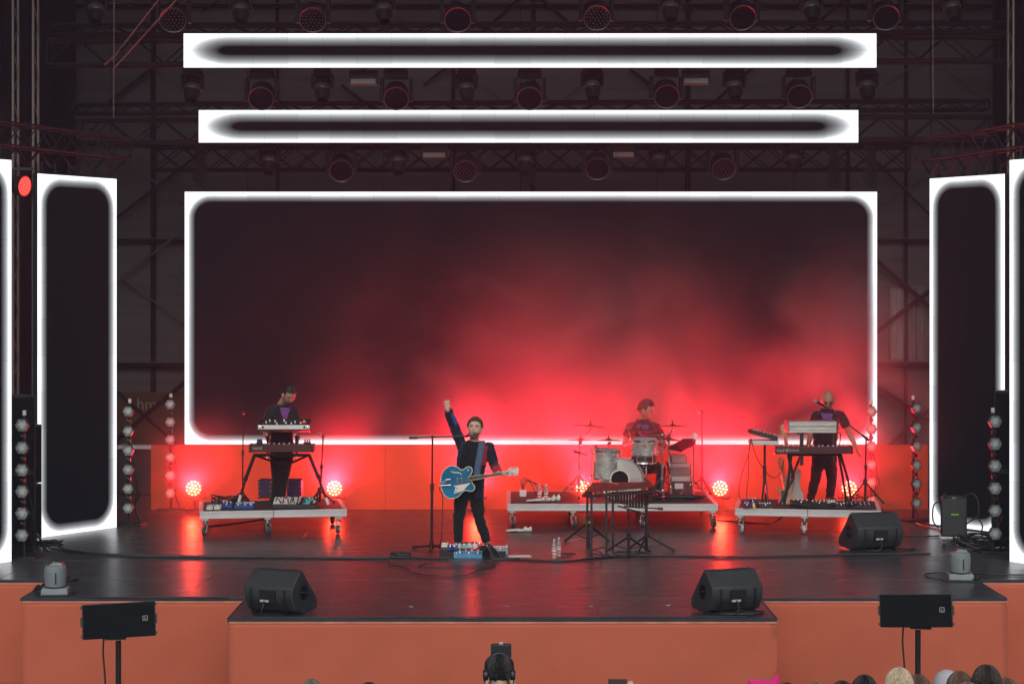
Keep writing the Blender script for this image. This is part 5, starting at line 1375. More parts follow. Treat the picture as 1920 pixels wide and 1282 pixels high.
for i, (px, Y, s_, mt, n_, lab) in enumerate(((1412, 1.25, (.15, .16, .10), PURB, 3, 'tall purple box at the left of the right riser'), (1401, .98, (.10, .12, .07), PURB, 2, 'purple pedal at the left front corner of the right riser'),
        (1414, .95, (.04, .10, .07), pm('yellow_enamel', (.6, .5, .05), .4), 1, 'narrow yellow pedal beside the purple pedal'), (1436, 1.0, (.20, .14, .06), BLACK, 5, 'wide black pedal with a row of knobs before the tray stand'),
        (1503, 1.25, (.28, .18, .08), BLACK, 4, 'black effects unit at the feet of the bald player on his left in view'), (1537, 1.2, (.24, .16, .07), BLACK, 4, 'black effects unit between the feet of the bald player'),
        (1560, 1.25, (.12, .14, .09), CREAM, 3, 'cream pedal at the right foot of the bald player'), (1578, 1.0, (.16, .12, .06), BLACK, 3, 'black pedal with red lights near the right stand legs'))):
    k = riser and TOP
    o = pedal(px, 0, Y, s_, mt, lab, n_, TOP)
t = thing('mixer', 'small black mixer with thin upright plugs at the right end of the right riser', 'mixer', (XX(1610, 1.05), 1.05, TOP))
mb = MB(); mb.prism([(-.24, 0, 0), (-.24, 0, .03), (-.24, .26, .07), (-.24, .26, 0)][::-1], (.48, 0, 0)); mb.build('casing', BLACK, t, False, bevel=.004)
mb = MB()
for i in range(11): mb.tube([(-.2 + i * .04, .18, .06), (-.2 + i * .04 + random.uniform(-.01, .01), .18, .14 + random.uniform(0, .05))], .006, 6)
mb.build('plugs', BLACK, t, False)['kind'] = 'stuff'
mb = MB()
for i in range(14): mb.lathe([(.008, 0), (.007, .014)], (-.2 + (i % 7) * .06, .06 + .06 * (i // 7), .042 + .016 * (i // 7)), (0, 0, 1), 8)
mb.build('knobs', KNOBL, t, False)['kind'] = 'stuff'
def cable(label, pts, r=.011, mat=CABLE, n=8):
    mb = MB(); mb.tube(curve(pts, n), r, 6); return tag(mb.build('cable', mat), label, 'cable')
cable('black cable hanging over the right corner of the right riser', [U(1618, 953, 1.0), U(1642, 954, 1.0), U(1655, 962, .95), U(1655, 985, .9), FL(1650, 996, .012), FL(1660, 1010, .012)])
cable('black cable looping under the right riser', [FL(1345, 975, .012), FL(1400, 979, .012), FL(1440, 981, .012), FL(1462, 972, .2), U(1470, 962, 1.6)], .012)
cable('black cable looping under the left riser', [FL(385, 987, .012), FL(430, 982, .012), FL(455, 979, .05), FL(500, 972, .15), U(520, 962, 1.6)], .012)
def tangle(label, c, r, n, y=.5, z=.03, th=.009):
    mb = MB()
    for i in range(n):
        a0 = random.uniform(0, 6.28); pts = []
        for j in range(7):
            a = a0 + j * 1.1; q = r * random.uniform(.45, 1)
            pts.append(V(c) + V((math.cos(a) * q, math.sin(a) * q * y, random.uniform(.01, z))))
        mb.tube(curve(pts, 5), th, 5)
    return tag(mb.build('cable_heap', CABLE), label, 'cables', kind=None)
tangle('heap of black cables on the deck of the left riser', U(430, 948, 1.3).xy.to_3d() + V((0, 0, TOP)), .3, 7, .4, .16, .007)
tangle('heap of black cables among the pedals on the right riser', V((XX(1545, 1.1), 1.1, TOP)), .55, 9, .2, .06, .008)
tangle('heap of black cables at the foot of the drum stands', V((XX(1270, 2.2), 2.15, TOP)), .5, 8, .35, .06, .008)

# ================================================================ the singer's guitar, traced in its own plane in front of him
GY = SY - .27
KX, KY_ = 190 / 1107, 220 / 1282
def G(x, y, dy=0.0):
    p = U(810 + x * KX, 840 + y * KY_, GY); f = (x - 400) / 500.0
    return p + V((0, dy - .06 * f, 0))
GBLUE = pm('teal_blue_guitar_lacquer', (.006, .165, .34), .16, var=.25, scale=3, stretch=(1, 1, 1)); GBLUE.node_tree.nodes['Principled BSDF'].inputs['Coat Weight'].default_value = .5
BIND = pm('cream_binding', (.62, .56, .40), .35); FRETB = pm('ebony_board', (.02, .015, .013), .4); PEARL = pm('pearl', (.70, .72, .70), .25, var=.15, scale=30)
gt = thing('electric_guitar', 'blue hollow-body electric guitar with white pickguard worn by the singer', 'guitar', G(290, 380))
out = [(410, 305), (433, 272), (440, 238), (428, 212), (402, 202), (375, 210), (352, 228), (330, 238), (308, 232), (285, 213), (252, 198), (212, 195), (172, 208), (132, 242), (106, 290), (94, 350), (98, 420), (116, 482), (146, 526), (186, 549), (226, 550), (266, 540), (300, 516), (330, 482), (356, 463), (388, 463), (420, 470), (450, 462), (466, 436), (461, 408), (442, 385), (434, 360), (428, 340)]
loop = [G(*p) for p in out]
sm = curve(loop + loop[:1], 3)[:-1]
mb = MB(); mb.prism(sm, (0, .065, 0)); body = mb.build('body', GBLUE, gt, bevel=.008)
mb = MB(); mb.tube(sm + sm[:1], .0065, 6, False); mb.build('binding', BIND, body)
mb = MB(); mb.prism([G(*p, -.014) for p in ((262, 408), (425, 375), (384, 412), (348, 458), (302, 478), (238, 500), (250, 455))], (0, .006, 0)); mb.build('pickguard', WHITEP, gt)
mb = MB(); q = curve([G(204, 252, -.003), G(222, 262, -.003), G(260, 268, -.003), G(300, 272, -.003), G(330, 290, -.003)], 6); mb.tube(q, [.004 + .007 * math.sin(math.pi * i / (len(q) - 1)) for i in range(len(q))], 6); mb.build('sound_hole', BIND, gt)
for x0, y0, x1, y1 in ((300, 320, 330, 390), (383, 306, 408, 368)):
    mb = MB(); mb.prism([G(x0, y0 + 4, -.016), G(x1 - 4, y0 - 2, -.016), G(x1, y1 - 6, -.016), G(x0 + 4, y1, -.016)], (0, .018, 0)); pk_ = mb.build('pickup', CHROME, gt, bevel=.003)
    mb = MB(); mb.prism([G(x0 + 9, y0 + 8, -.018), G(x1 - 12, y0 + 5, -.018), G(x1 - 9, y1 - 12, -.018), G(x0 + 12, y1 - 9, -.018)], (0, .003, 0)); mb.build('pole_piece', BLACK, pk_)
mb = MB(); mb.prism([G(268, 326, -.014), G(284, 323, -.014), G(288, 390, -.014), G(273, 392, -.014)], (0, .014, 0)); mb.build('bridge', CHROME, gt, bevel=.002)
mb = MB()
for a, c in (((82, 410), (155, 372)), ((82, 385), (160, 350)), ((82, 412), (212, 402)), ((152, 345), (205, 340)), ((152, 345), (160, 410)), ((203, 340), (210, 402)), ((95, 375), (95, 412)), ((120, 365), (124, 412))): mb.tube([G(*a, -.022), G(*c, -.022)], .0075, 6)
mb.build('tremolo', CHROME, gt)
for x, y in ((275, 432), (262, 472), (395, 240), (250, 415)):
    mb = MB(); mb.lathe([(.013, 0), (.011, .016), (.001, .017)], G(x, y, -.014), (0, -1, 0), 12); mb.build('control_knob', CHROME, gt)
n0, n1, n2, n3 = G(405, 306, -.028), G(404, 352, -.028), G(790, 252, -.028), G(793, 285, -.028)
mb = MB(); mb.prism([n0, n2, n3, n1], (0, .03, 0)); nk_ = mb.build('neck', FRETB, gt, bevel=.003)
for i in range(19):
    f = 1 - 2 ** (-(i + 1) / 12.0); f = f * 1.5
    if f > 1: break
    a, c = n2.lerp(n0, f), n3.lerp(n1, f); mb = MB(); mb.tube([a + V((0, -.002, 0)), c + V((0, -.002, 0))], .0024, 5); mb.build('fret', CHROME, nk_)
mb = MB(); mb.tube([n0, n2], .0035, 5); mb.tube([n1, n3], .0035, 5); mb.build('neck_binding', BIND, nk_)
mb = MB()
for i in range(6):
    f = (i + .5) / 6; mb.tube([G(278, 330 + 58 * f, -.034), n2.lerp(n3, f) + V((0, -.006, 0)), G(850 + 12 * i, 250 - 20 + 45 * f, -.03)], .0011, 4)
mb.build('strings', CHROME, gt)['kind'] = 'stuff'
mb = MB(); mb.prism([G(*p, -.022) for p in ((786, 258), (815, 242), (848, 215), (866, 226), (950, 212), (944, 248), (938, 288), (872, 276), (845, 296), (800, 288))], (0, .02, 0)); hd = mb.build('headstock', PEARL, gt, bevel=.003)
for i in range(3):
    for y, dy in ((212 - 0 * i, -1), (291, 1)):
        mb = MB(); p = G(862 + i * 33, y - (3 if dy < 0 else 2), -.012); mb.ell(p, (.012, .008, .011), 8, 6); mb.tube([p, G(862 + i * 33, y - dy * 14, -.012)], .005, 6); mb.build('tuner', CHROME, hd)
mb = MB(); mb.prism([G(808, 258, -.026), G(838, 255, -.026), G(840, 272, -.026), G(810, 275, -.026)], (0, .004, 0)); mb.build('truss_cover', FRETB, hd)
# strap: over the shoulder on the photo's right and across to the other side
def ribbon(pts, wv, name, mat, parent, th=.006):
    pts = curve(pts, 6); mb = MB(); vs_, fs_ = [], []
    for i, p in enumerate(pts):
        d = (pts[min(i + 1, len(pts) - 1)] - pts[max(i - 1, 0)]).normalized(); sd = d.cross(V((0, -1, 0))); sd = sd.normalized() if sd.length > .2 else V((1, 0, 0))
        vs_ += [p - sd * wv / 2, p + sd * wv / 2]
    for i in range(len(pts) - 1): fs_.append((2 * i, 2 * i + 1, 2 * i + 3, 2 * i + 2))
    mb.add(vs_, fs_); o = mb.build(name, mat, parent, smooth=80); s_ = o.modifiers.new('thick', 'SOLIDIFY'); s_.thickness = th; s_.offset = 0
    return o
Q = lambda px, py, dy: U(px, py, SY + dy)
ribbon([Q(904, 826, .05), Q(903.5, 830, -.11), Q(901, 846, -.175), Q(897, 868, -.195), Q(894.5, 885, -.205), Q(893, 900, -.20)], .085, 'strap', DENIM, gt)
ribbon([Q(868, 829, -.09), Q(865.5, 840, -.165), Q(861, 860, -.185), Q(857, 880, -.19), Q(853, 892, -.20)], .045, 'strap', NAVY, gt)
cable('black guitar lead hanging from the guitar down to the floor', [G(85, 420, .03), G(80, 470, .1), G(108, 520, .12), G(112, 620, .12), G(106, 800, .1), G(100, 1000, .08), FL(824, 1028, .012), FL(845, 1034, .012)], .006)

# ================================================================ pedal board at the singer's feet
def pl(px, py, size, z, mat, label, n=2, lean=.3, rz=0, sw=1, cat='effects pedal', name='effects_pedal'):
    p = FL(px, py, z); t = thing(name, label, cat, p, rz); w_, d, h = size
    mb = MB(); mb.prism([(-w_ / 2, 0, 0), (-w_ / 2, 0, h * (1 - lean)), (-w_ / 2, d, h), (-w_ / 2, d, 0)][::-1], (w_, 0, 0)); mb.build('casing', mat, t, False, bevel=.004)
    for i in range(n):
        mb = MB(); mb.lathe([(.012, 0), (.011, .018), (.006, .02)], ((i + .5) / n * w_ * .9 - w_ * .45, d * .75, h * .94), (0, 0, 1), 10); mb.build('knob', KNOB if mat in (CREAM, WHITEP, TEAL) else KNOBL, t, False)
    for i in range(sw):
        mb = MB(); mb.lathe([(.013, 0), (.013, .010), (.008, .018)], ((i + .5) / sw * w_ - w_ / 2, d * .22, h * (1 - lean * .8)), (0, 0, 1), 10); mb.build('footswitch', CHROME, t, False)
    return t
t = thing('pedal_board', 'dark metal pedal board frame on the floor before the singer', 'pedal board', FL(886, 1041))
p = FL(886, 1041); mb = MB()
for y in (0, .10, .20, .30): mb.box((p.x, p.y + y, .05 + y * .12), (.82, .07, .012))
for s in (-1, 1): mb.prism([(p.x + s * .41, p.y - .03, 0), (p.x + s * .41, p.y + .34, 0), (p.x + s * .41, p.y + .34, .09), (p.x + s * .41, p.y - .03, .05)], (.012 * s, 0, 0))
mb.box((p.x, p.y - .03, .025), (.82, .012, .05)); mb.build('frame', BLACKM, t)
LB = pm('pale_blue_enamel', (.10, .28, .50), .35, var=.1); ORE = pm('orange_enamel', (.7, .10, .03), .4)
pl(879, 1046.5, (.34, .13, .085), 0, LB, 'large pale blue pedal with several knobs in front of the pedal board', 4, .35, 0, 3)
pl(856, 1046, (.07, .10, .07), 0, TEAL, 'small turquoise pedal left of the large pale blue pedal', 1)
bd = [(834, 1026, .09, WHITEP, 'white pedal at the left end of the pedal board', 1), (844, 1031, .08, BLUEPD, 'blue pedal second from the left on the pedal board', 1), (852, 1031, .08, BLUEPD, 'blue pedal third from the left on the pedal board', 2),
      (861, 1028, .08, CREAM, 'cream pedal behind the turquoise one on the pedal board', 2), (870, 1028, .08, TEAL, 'turquoise pedal at the middle of the pedal board', 2), (880, 1027, .10, CREAM, 'wide cream pedal at the middle of the pedal board', 3),
      (890, 1027, .07, WHITEP, 'white pedal right of the middle of the pedal board', 2), (899, 1026, .08, ORE, 'orange pedal near the right shoe of the singer', 2), (910, 1033, .10, BLACK, 'black pedal under the cable bunch on the pedal board', 2)]
for px, py, w_, mt, lab, n in bd: pl(px, py, (w_, .12, .055), .075, mt, lab, n)
pl(938, 1040, (.20, .16, .09), 0, pm('grey_enamel', (.35, .35, .36), .4), 'grey pedal with a row of knobs at the right of the pedal board', 6, .3, 0, 1)
pl(950, 1033, (.06, .12, .06), 0, BLUEPD, 'small blue pedal at the far right of the pedal board', 1)
mb = MB()
for i in range(13):
    a = FL(902 + random.uniform(-10, 14), 1030, .12); c = FL(915 + i * 2.5, 1046 + random.uniform(-2, 2), .015)
    mb.tube(curve([a, a.lerp(c, .4) + V((0, 0, random.uniform(.04, .1))), a.lerp(c, .75) + V((0, 0, .03)), c, c + V((.2, random.uniform(-.08, .05), 0))], 6), .008, 5)
tag(mb.build('cable_bunch', CABLE), 'bunch of black cables draped over the pedal board', 'cables')
# cables lying on the front of the stage
Z_ = .012
cable('long black cable running across the stage from the left lamp tower to the pedals', [FL(76, 1024, .02), FL(105, 1022, .06), FL(120, 1029, Z_), FL(180, 1037, Z_), FL(300, 1041, Z_), FL(450, 1042, Z_), FL(600, 1044.5, Z_), FL(735, 1044, Z_), FL(840, 1048, Z_)], .013, n=14)
cable('second black cable lying beside the long one on the left', [FL(90, 1026, Z_), FL(160, 1038, Z_), FL(300, 1043, Z_), FL(500, 1044, Z_), FL(730, 1047, Z_)], .010, n=14)
cable('black cable running from the pedals to the right past the water bottles', [FL(930, 1046, Z_), FL(985, 1049, Z_), FL(1060, 1051, Z_), FL(1120, 1046, Z_), FL(1210, 1041, Z_), FL(1400, 1043, Z_), FL(1600, 1039, Z_), FL(1745, 1037, Z_)], .012, n=14)
cable('thin black cable curling in a wide loop before the singer', [FL(728, 1051, Z_), FL(733, 1058, Z_), FL(760, 1063, Z_), FL(775, 1073, Z_), FL(810, 1078, Z_), FL(862, 1078.5, Z_), FL(884, 1074, Z_), FL(900, 1068, Z_), FL(925, 1062, Z_), FL(915, 1059.5, Z_), FL(820, 1062, Z_), FL(785, 1061, Z_), FL(800, 1056, Z_)], .006, n=10)
tangle('small coil of black cable left of the microphone stand foot', FL(750, 1043, .0), .17, 6, .35, .05)
tangle('coil of black cable on the floor under the xylophone', FL(1180, 1040, .0), .22, 7, .3, .05)
tangle('coil of black cable behind the two floor bottles', FL(1062, 1041, 0), .12, 4, .3, .03)
cable('curled black lead at the feet of the xylophone', [FL(1105, 1043, Z_), FL(1112, 1032, .05), FL(1124, 1034, .12), FL(1130, 1042, .02), FL(1118, 1044, .1), FL(1112, 1038, .05), FL(1128, 1040, Z_), FL(1150, 1043, Z_)], .007)
# bottles, towels, paper
PET = bpy.data.materials.new('clear_bottle_plastic'); PET.use_nodes = True
q = PET.node_tree.nodes['Principled BSDF']; q.inputs['Base Color'].default_value = (.88, .93, .95, 1); q.inputs['Roughness'].default_value = .08; q.inputs['Transmission Weight'].default_value = .75; q.inputs['IOR'].default_value = 1.33
CAPB = pm('pale_blue_cap', (.35, .55, .72), .4); WRAP = pm('white_red_wrapper', (.75, .73, .74), .4, var=.05); REDW = pm('red_print', (.5, .06, .06), .45)
def bottle(label, p, h, grp):
    t = thing('water_bottle', label, 'bottle', p, 0, grp); r = h * .125
    mb = MB(); mb.lathe([(r * .8, 0), (r, .01), (r, h * .12), (r * .93, h * .14), (r, h * .16), (r, h * .58), (r * .9, h * .68), (r * .42, h * .84), (r * .4, h * .90)], (0, 0, 0), (0, 0, 1), 20); mb.build('bottle_body', PET, t, False)
    mb = MB(); mb.lathe([(r * .46, h * .90), (r * .46, h * .985), (r * .4, h)], (0, 0, 0), (0, 0, 1), 14); mb.build('cap', CAPB, t, False)
    mb = MB(); mb.lathe([(r * 1.012, h * .24), (r * 1.012, h * .54)], (0, 0, 0), (0, 0, 1), 20, 0, True); lb = mb.build('wrapper', WRAP, t, False)
    mb = MB(); mb.lathe([(r * 1.025, h * .29), (r * 1.025, h * .36)], (0, 0, 0), (0, 0, 1), 20); mb.lathe([(r * 1.025, h * .45), (r * 1.025, h * .50)], (0, 0, 0), (0, 0, 1), 20); mb.build('red_band', REDW, lb, False)
bottle('left one of two water bottles standing on the stage floor', FL(1039, 1046.5), .245, 'water bottles')
bottle('right one of two water bottles standing on the stage floor', FL(1047.5, 1043), .245, 'water bottles')
bottle('left one of two water bottles on the drum riser behind the towel', V((XX(1011.5, 2.1), 2.1, TOP)), .235, 'water bottles')
bottle('right one of two water bottles on the drum riser behind the towel', V((XX(1024, 2.1), 2.1, TOP)), .235, 'water bottles')
TOW = pm('white_towel', (.72, .70, .66), .95, var=.08, bump=.6, bscale=120, sheen=.3)
def towel(label, c, ln, wd, ht, seed, rz=0):
    mb = MB(); vs_, fs_ = [], []; n, m_ = 34, 12
    for i in range(n + 1):
        f = i / n; w_ = wd * (.55 + .45 * math.sin(math.pi * min(1, f * 1.3))) * (1 + .2 * noise.noise(V((f * 4, seed, 0)))); hh = ht * (.55 + .6 * f ** 1.2) * (1 + .5 * noise.noise(V((f * 6, seed, 3))))
        if i in (0, n): w_ *= .3; hh *= .4
        for k_ in range(m_):
            a = 2 * math.pi * k_ / m_; rr = 1 + .28 * noise.noise(V((f * 9, math.cos(a) * 1.6 + seed, math.sin(a) * 1.6)))
            vs_.append(((f - .5) * ln, math.cos(a) * w_ * rr, hh * .5 * (1 + math.sin(a) * rr) + .002))
    for i in range(n):
        for k_ in range(m_):
            a, b_ = i * m_ + k_, i * m_ + (k_ + 1) % m_; fs_.append((a, b_, b_ + m_, a + m_))
    fs_ += [tuple(range(m_)), tuple(range(n * m_, n * m_ + m_))]
    mb.add(vs_, fs_); o = mb.build('towel', TOW, smooth=70); o.location = c; o.rotation_euler = (0, 0, rz); tag(o, label, 'towel')
towel('crumpled white towel lying on the floor under the corner of the drum riser', FL(973, 996.5), .37, .06, .055, 1.0, .05)
towel('folded white towel at the left front of the drum riser before the bottles', V((XX(1004, 1.95), 1.9, TOP)), .27, .10, .045, 4.0)
towel('crumpled white towel right of the folded one on the drum riser', V((XX(1036, 1.95), 1.95, TOP)), .22, .09, .08, 8.0, .2)
mb = MB(); a = FL(974, 1043); mb.box((a.x, a.y, .006), (.29, .20, .003), Matrix.Rotation(R(8), 3, 'Z')); tag(mb.build('paper_sheet', WHITEP), 'white sheet of paper lying on the floor right of the pedals', 'paper')
TAPE = pm('pale_blue_tape', (.45, .58, .72), .6)
for px, py, lab in ((771, 1137, 'far left'), (950, 1136.5, 'middle left'), (1108, 1136, 'middle right'), (1253, 1134.5, 'far right')):
    mb = MB(); a = FL(px, py); mb.box((a.x, a.y, .003), (.045, .02, .003), Matrix.Rotation(R(random.uniform(-30, 30)), 3, 'Z')); tag(mb.build('tape_mark', TAPE), 'tiny pale tape mark on the front deck, the %s one of four' % lab, 'tape mark', 'tape marks on the front deck')
# ================================================================ wedge monitors
WEDGE = [(0.0, .26), (.01, .33), (.20, .50), (.255, .505), (.60, .13), (.60, .05), (.56, .02), (.26, .0), (.10, .05), (.02, .16)]   # depth away from the audience, height
def wedge(label, p, rz, wd=.66, k=1.0):
    t = thing('wedge_monitor', label, 'stage monitor', p, rz)
    prof = [V((-wd / 2, y * k, z * k)) for y, z in WEDGE]
    mb = MB(); mb.prism(prof, (wd, 0, 0)); mb.build('cabinet', SPEAKER, t, False, bevel=.012)
    for s in (-1, 1):
        x = s * wd / 2
        mb = MB(); mb.lathe([(.001, .004), (.088 * k, .004)], (x, .27 * k, .25 * k), (s, 0, 0), 28); mb.build('handle_recess_shade', pm('recess_shade_black', (.004, .004, .004), .9), t, False)  # flat disc, the shade inside the hand recess is put into its black
        mb = MB(); mb.bar(V((x + s * .008, .19 * k, .265 * k)), V((x + s * .008, .35 * k, .235 * k)), .045 * k, .014); mb.build('handle', BLACK, t, False, bevel=.004)
    mb = MB(); mb.box((0, -.004, .22 * k), (.19, .02, .13)); mb.build('connector_recess_shade', pm('connector_shade_black', (.004, .004, .004), .9), t, False)  # flush block, recess shade painted as near-black colour
    mb = MB(); mb.box((-.03, -.018, .17 * k), (.10, .012, .022)); mb.build('plug', GREYU, t, False)
    for x in (-wd * .34, wd * .34):
        mb = MB(); mb.tube(curve([(x, -.006, .31 * k), (x, -.012, .18 * k), (x, .02, .05), (x, .05, .012)], 4), .013, 6); mb.tube([(x, .05, .014), (x, .28, .010)], .012, 6); mb.build('foot_bracket', BLACKM, t, False)
    mb = MB(); mb.prism([V((-wd / 2 + .03, .27 * k, .495 * k)), V((-wd / 2 + .03, .588 * k, .15 * k)), V((-wd / 2 + .03, .60 * k, .16 * k)), V((-wd / 2 + .03, .282 * k, .507 * k))], (wd - .06, 0, 0)); mb.build('grille', GRILLE, t, False)
    mb = MB(); mb.tube(curve([(-.03, -.02, .17 * k), (-.02, -.06, .10), (-.05, -.07, .03), (-.15, -.02, .012), (-.25, .1, .012), (-.30, .2, .012)], 8), .010, 6); mb.build('cable', CABLE, t, False)
    return t
wedge('black wedge monitor on the left front corner of the projecting stage', FL(502, 1153), R(-24), .58, .88)
wedge('black wedge monitor on the right front corner of the projecting stage', FL(1384, 1152), R(20), .58, .88)
wedge('black wedge monitor before the right riser near the amplifier dolly', FL(1652, 1033), R(17), .66, .94)
tangle('coil of black cable behind the rear wedge monitor', FL(1700, 1031, 0), .14, 4, .4, .03)
tangle('flat coil of black cable under the right front wedge monitor', FL(1385, 1150, 0), .30, 4, .5, .02)

# ================================================================ speakers on poles in front of the stage
def stand_speaker(label, lab2, x0, x1, y0, y1, Y, rz, roll, polepx, cab_side):
    a, c = U(x0, y1, Y), U(x1, y0, Y); wd, h = (c.x - a.x) / math.cos(rz) * .97, c.z - a.z; mid = V(((a.x + c.x) / 2, Y, a.z))
    t = thing('stand_speaker', label, 'speaker', mid, rz)
    PR = Matrix.Rotation(R(-10), 4, 'X') @ Matrix.Rotation(roll, 4, 'Y')
    mb = MB(PR); q = [(-wd / 2, 0), (wd / 2, 0), (wd / 2, .12), (wd * .33, .34), (-wd * .33, .34), (-wd / 2, .12)]
    mb.prism([V((x, y, 0)) for x, y in q], (0, 0, h)); mb.build('cabinet', SPEAKER, t, False, bevel=.008)
    M = PR
    mb = MB(M); mb.box((0, -.006, h / 2), (wd - .02, .014, h - .016)); mb.build('grille', GRILLE, t, False, bevel=.003)
    bx = wd * .5 - .10
    mb = MB(M); s_ = .042
    for x, z, w_, hh in ((0, s_ / 2, s_, .006), (0, -s_ / 2, s_, .006), (-s_ / 2, 0, .006, s_), (s_ / 2, 0, .006, s_), (-.006, .0, .006, .02), (.002, -.008, .018, .006)): mb.box((bx + x, -.016, h * .52 + z), (w_, .006, hh))
    mb.build('badge', pm('badge_silver', (.28, .28, .26), .4), t, False)
    for s in (-1, 1):
        mb = MB(M); mb.box((s * (wd / 2 + .008), .06, h / 2), (.018, .07, .09)); 
        for z in (.03, h - .03): mb.box((s * (wd / 2 + .006), .02, z), (.016, .04, .028))
        mb.build('side_bracket', BLACKM, t, False)
    px = polepx; p = U(px, y1, Y + .12)
    mb = MB(); mb.box(((p.x - mid.x), .12, -.012), (.20, .16, .03)); mb.build('mounting_plate', BLACKM, t, False)
    st = thing('speaker_stand', lab2, 'speaker stand', (p.x, Y + .12, GZ))
    mb = MB(); mb.tube([(p.x, Y + .12, GZ + .05), (p.x, Y + .12, p.z - .03)], .0275, 14); mb.build('pole', BLACKM, st)
    mb = MB(); mb.tube([(p.x, Y + .12, GZ + .04), (p.x, Y + .12, GZ + .6)], .035, 14); mb.build('lower_tube', BLACKM, st)
    for i in range(3):
        an = .5 + i * 2.094; mb = MB(); mb.tube([(p.x, Y + .12, GZ + .55), (p.x + .5 * math.cos(an), Y + .12 + .4 * math.sin(an), GZ + .02)], .016, 8); mb.build('leg', BLACKM, st)
    wx = U(polepx - 27, y1, Y + .1).x
    mb = MB(); mb.tube(curve([(wx, Y + .1, p.z + .02), (wx - .008, Y + .1, p.z - .15), (wx + .012, Y + .1, p.z - .45), (wx + .005, Y + .1, p.z - .9), (wx + .06, Y + .1, GZ + .02)], 8), .009, 6); mb.build('cable', CABLE, st)
stand_speaker('black speaker on a pole before the stage at the left, slightly tilted', 'black pole stand under the left speaker', 156, 292, 1130, 1195, -7.3, R(13), R(-1.2), 222, -1)
stand_speaker('black speaker on a pole before the stage at the right', 'black pole stand under the right speaker', 1651, 1786, 1113.5, 1175, -7.3, R(-13), R(-2.2), 1721, 1)

# ================================================================ grey remote cameras on the deck corners
CAMG = pm('grey_camera_shell', (.20, .25, .27), .42, var=.12)
def ptz(label, p, rz, s=1.0):
    t = thing('remote_camera', label, 'camera', p, rz)
    mb = MB(); mb.box((0, .0, .008), (.40 * s, .26 * s, .016)); mb.build('floor_plate', BLACKM, t, False)
    mb = MB(); mb.box((0, 0, .05 * s), (.30 * s, .22 * s, .075 * s), top=.93); mb.build('base', CAMG, t, False, bevel=.012)
    mb = MB(); mb.lathe([(.105 * s, .095 * s), (.112 * s, .10 * s), (.115 * s, .12 * s), (.12 * s, .22 * s), (.116 * s, .31 * s), (.10 * s, .325 * s), (.001, .328 * s)], (0, 0, 0), (0, 0, 1), 28); b_ = mb.build('housing', CAMG, t, False)
    mb = MB(); mb.lathe([(.108 * s, .088 * s), (.114 * s, .09 * s), (.114 * s, .102 * s), (.108 * s, .104 * s)], (0, 0, 0), (0, 0, 1), 28, ring=True); mb.build('seam', BLACK, b_, False)
    mb = MB(); mb.box((0.02 * s, -.118 * s, .20 * s), (.014 * s, .02, .12 * s)); mb.build('slot', BLACK, b_, False)
    mb = MB(); mb.prism([(-.09 * s, -.05 * s, .322 * s), (.10 * s, -.05 * s, .322 * s), (.07 * s, -.03 * s, .365 * s), (-.02 * s, -.03 * s, .375 * s)], (0, .10 * s, 0)); mb.build('camera_head', pm('dark_lens_shell', (.05, .06, .065), .2), t, False, bevel=.008)
    return t
ptz('grey remote camera on the left corner of the deck', FL(104, 1115), R(5), 1.0)
ptz('grey remote camera on the right corner of the deck', FL(1800, 1087.5), R(-3), 1.0)
cable('black cable curling left of the right remote camera', [FL(1785, 1085, Z_), FL(1745, 1083, Z_), FL(1735, 1076, Z_), FL(1760, 1073, Z_), FL(1787, 1074, Z_)], .009)
cable('black cable running from the right remote camera to the edge', [FL(1815, 1086, Z_), FL(1830, 1084, .04), FL(1834, 1077, .03), FL(1822, 1073, .02), FL(1860, 1076, Z_), FL(1919, 1077, Z_)], .009)
tangle('short twisted black cable beside the left remote camera', FL(133, 1090, 0), .12, 3, .4, .05)
tangle('small black plugs and wires left of the left remote camera', FL(75, 1111, 0), .07, 3, .6, .10)
cable('black cable lying along the left deck edge with a blue plug', [FL(120, 1117, Z_), FL(200, 1119, Z_), FL(360, 1119, Z_), FL(430, 1119.5, Z_)], .008)
cable('black cable lying along the front edge of the projecting stage', [FL(455, 1157, Z_), FL(700, 1156.3, Z_), FL(1000, 1156, Z_), FL(1250, 1156, Z_), FL(1400, 1155.5, Z_)], .006, n=12)

# ================================================================ amplifier on a dolly at the right
p = FL(1789, 1026)
t = thing('dolly', 'small pale flat dolly on castors under the black amplifier', 'dolly', p, R(-12))
mb = MB(); mb.box((0, .24, .125), (.36, .50, .03)); mb.build('board', ALUW, t, False, bevel=.006)
for x in (-.13, .13):
    for y in (.05, .42):
        mb = MB(); mb.box((x, y, .105), (.07, .07, .012)); mb.prism([(x - .025, y - .03, .10), (x - .025, y + .03, .10), (x - .025, y + .02, .045), (x - .025, y - .01, .045)], (.005, 0, 0)); mb.prism([(x + .02, y - .03, .10), (x + .02, y + .03, .10), (x + .02, y + .02, .045), (x + .02, y - .01, .045)], (.005, 0, 0)); k = mb.build('caster', ALU, t, False)
        mb = MB(); mb.lathe([(.02, -.014), (.05, -.014), (.05, .014), (.02, .014)], (x, y + .004, .05), (1, 0, 0), 18); mb.build('wheel', RW, k, False)
        mb = MB(); mb.lathe([(.022, -.016), (.022, .016)], (x, y + .004, .05), (1, 0, 0), 12); mb.build('hub', ALU, k, False)
t = thing('amplifier', 'tall black amplifier case with a strip of green tape standing on the dolly', 'amplifier', p + V((.0, .0, .142)), R(-12))
mb = MB(); mb.box((0, .22, .25), (.33, .42, .50)); mb.build('case', SPEAKER, t, False, bevel=.02)
mb = MB(); mb.box((.01, .006, .29), (.10, .008, .018)); mb.build('green_tape', em('glowing_green_tape', (.35, .75, .05), .35), t, False)  # tape given a glow of its own to look bright; it is no lamp
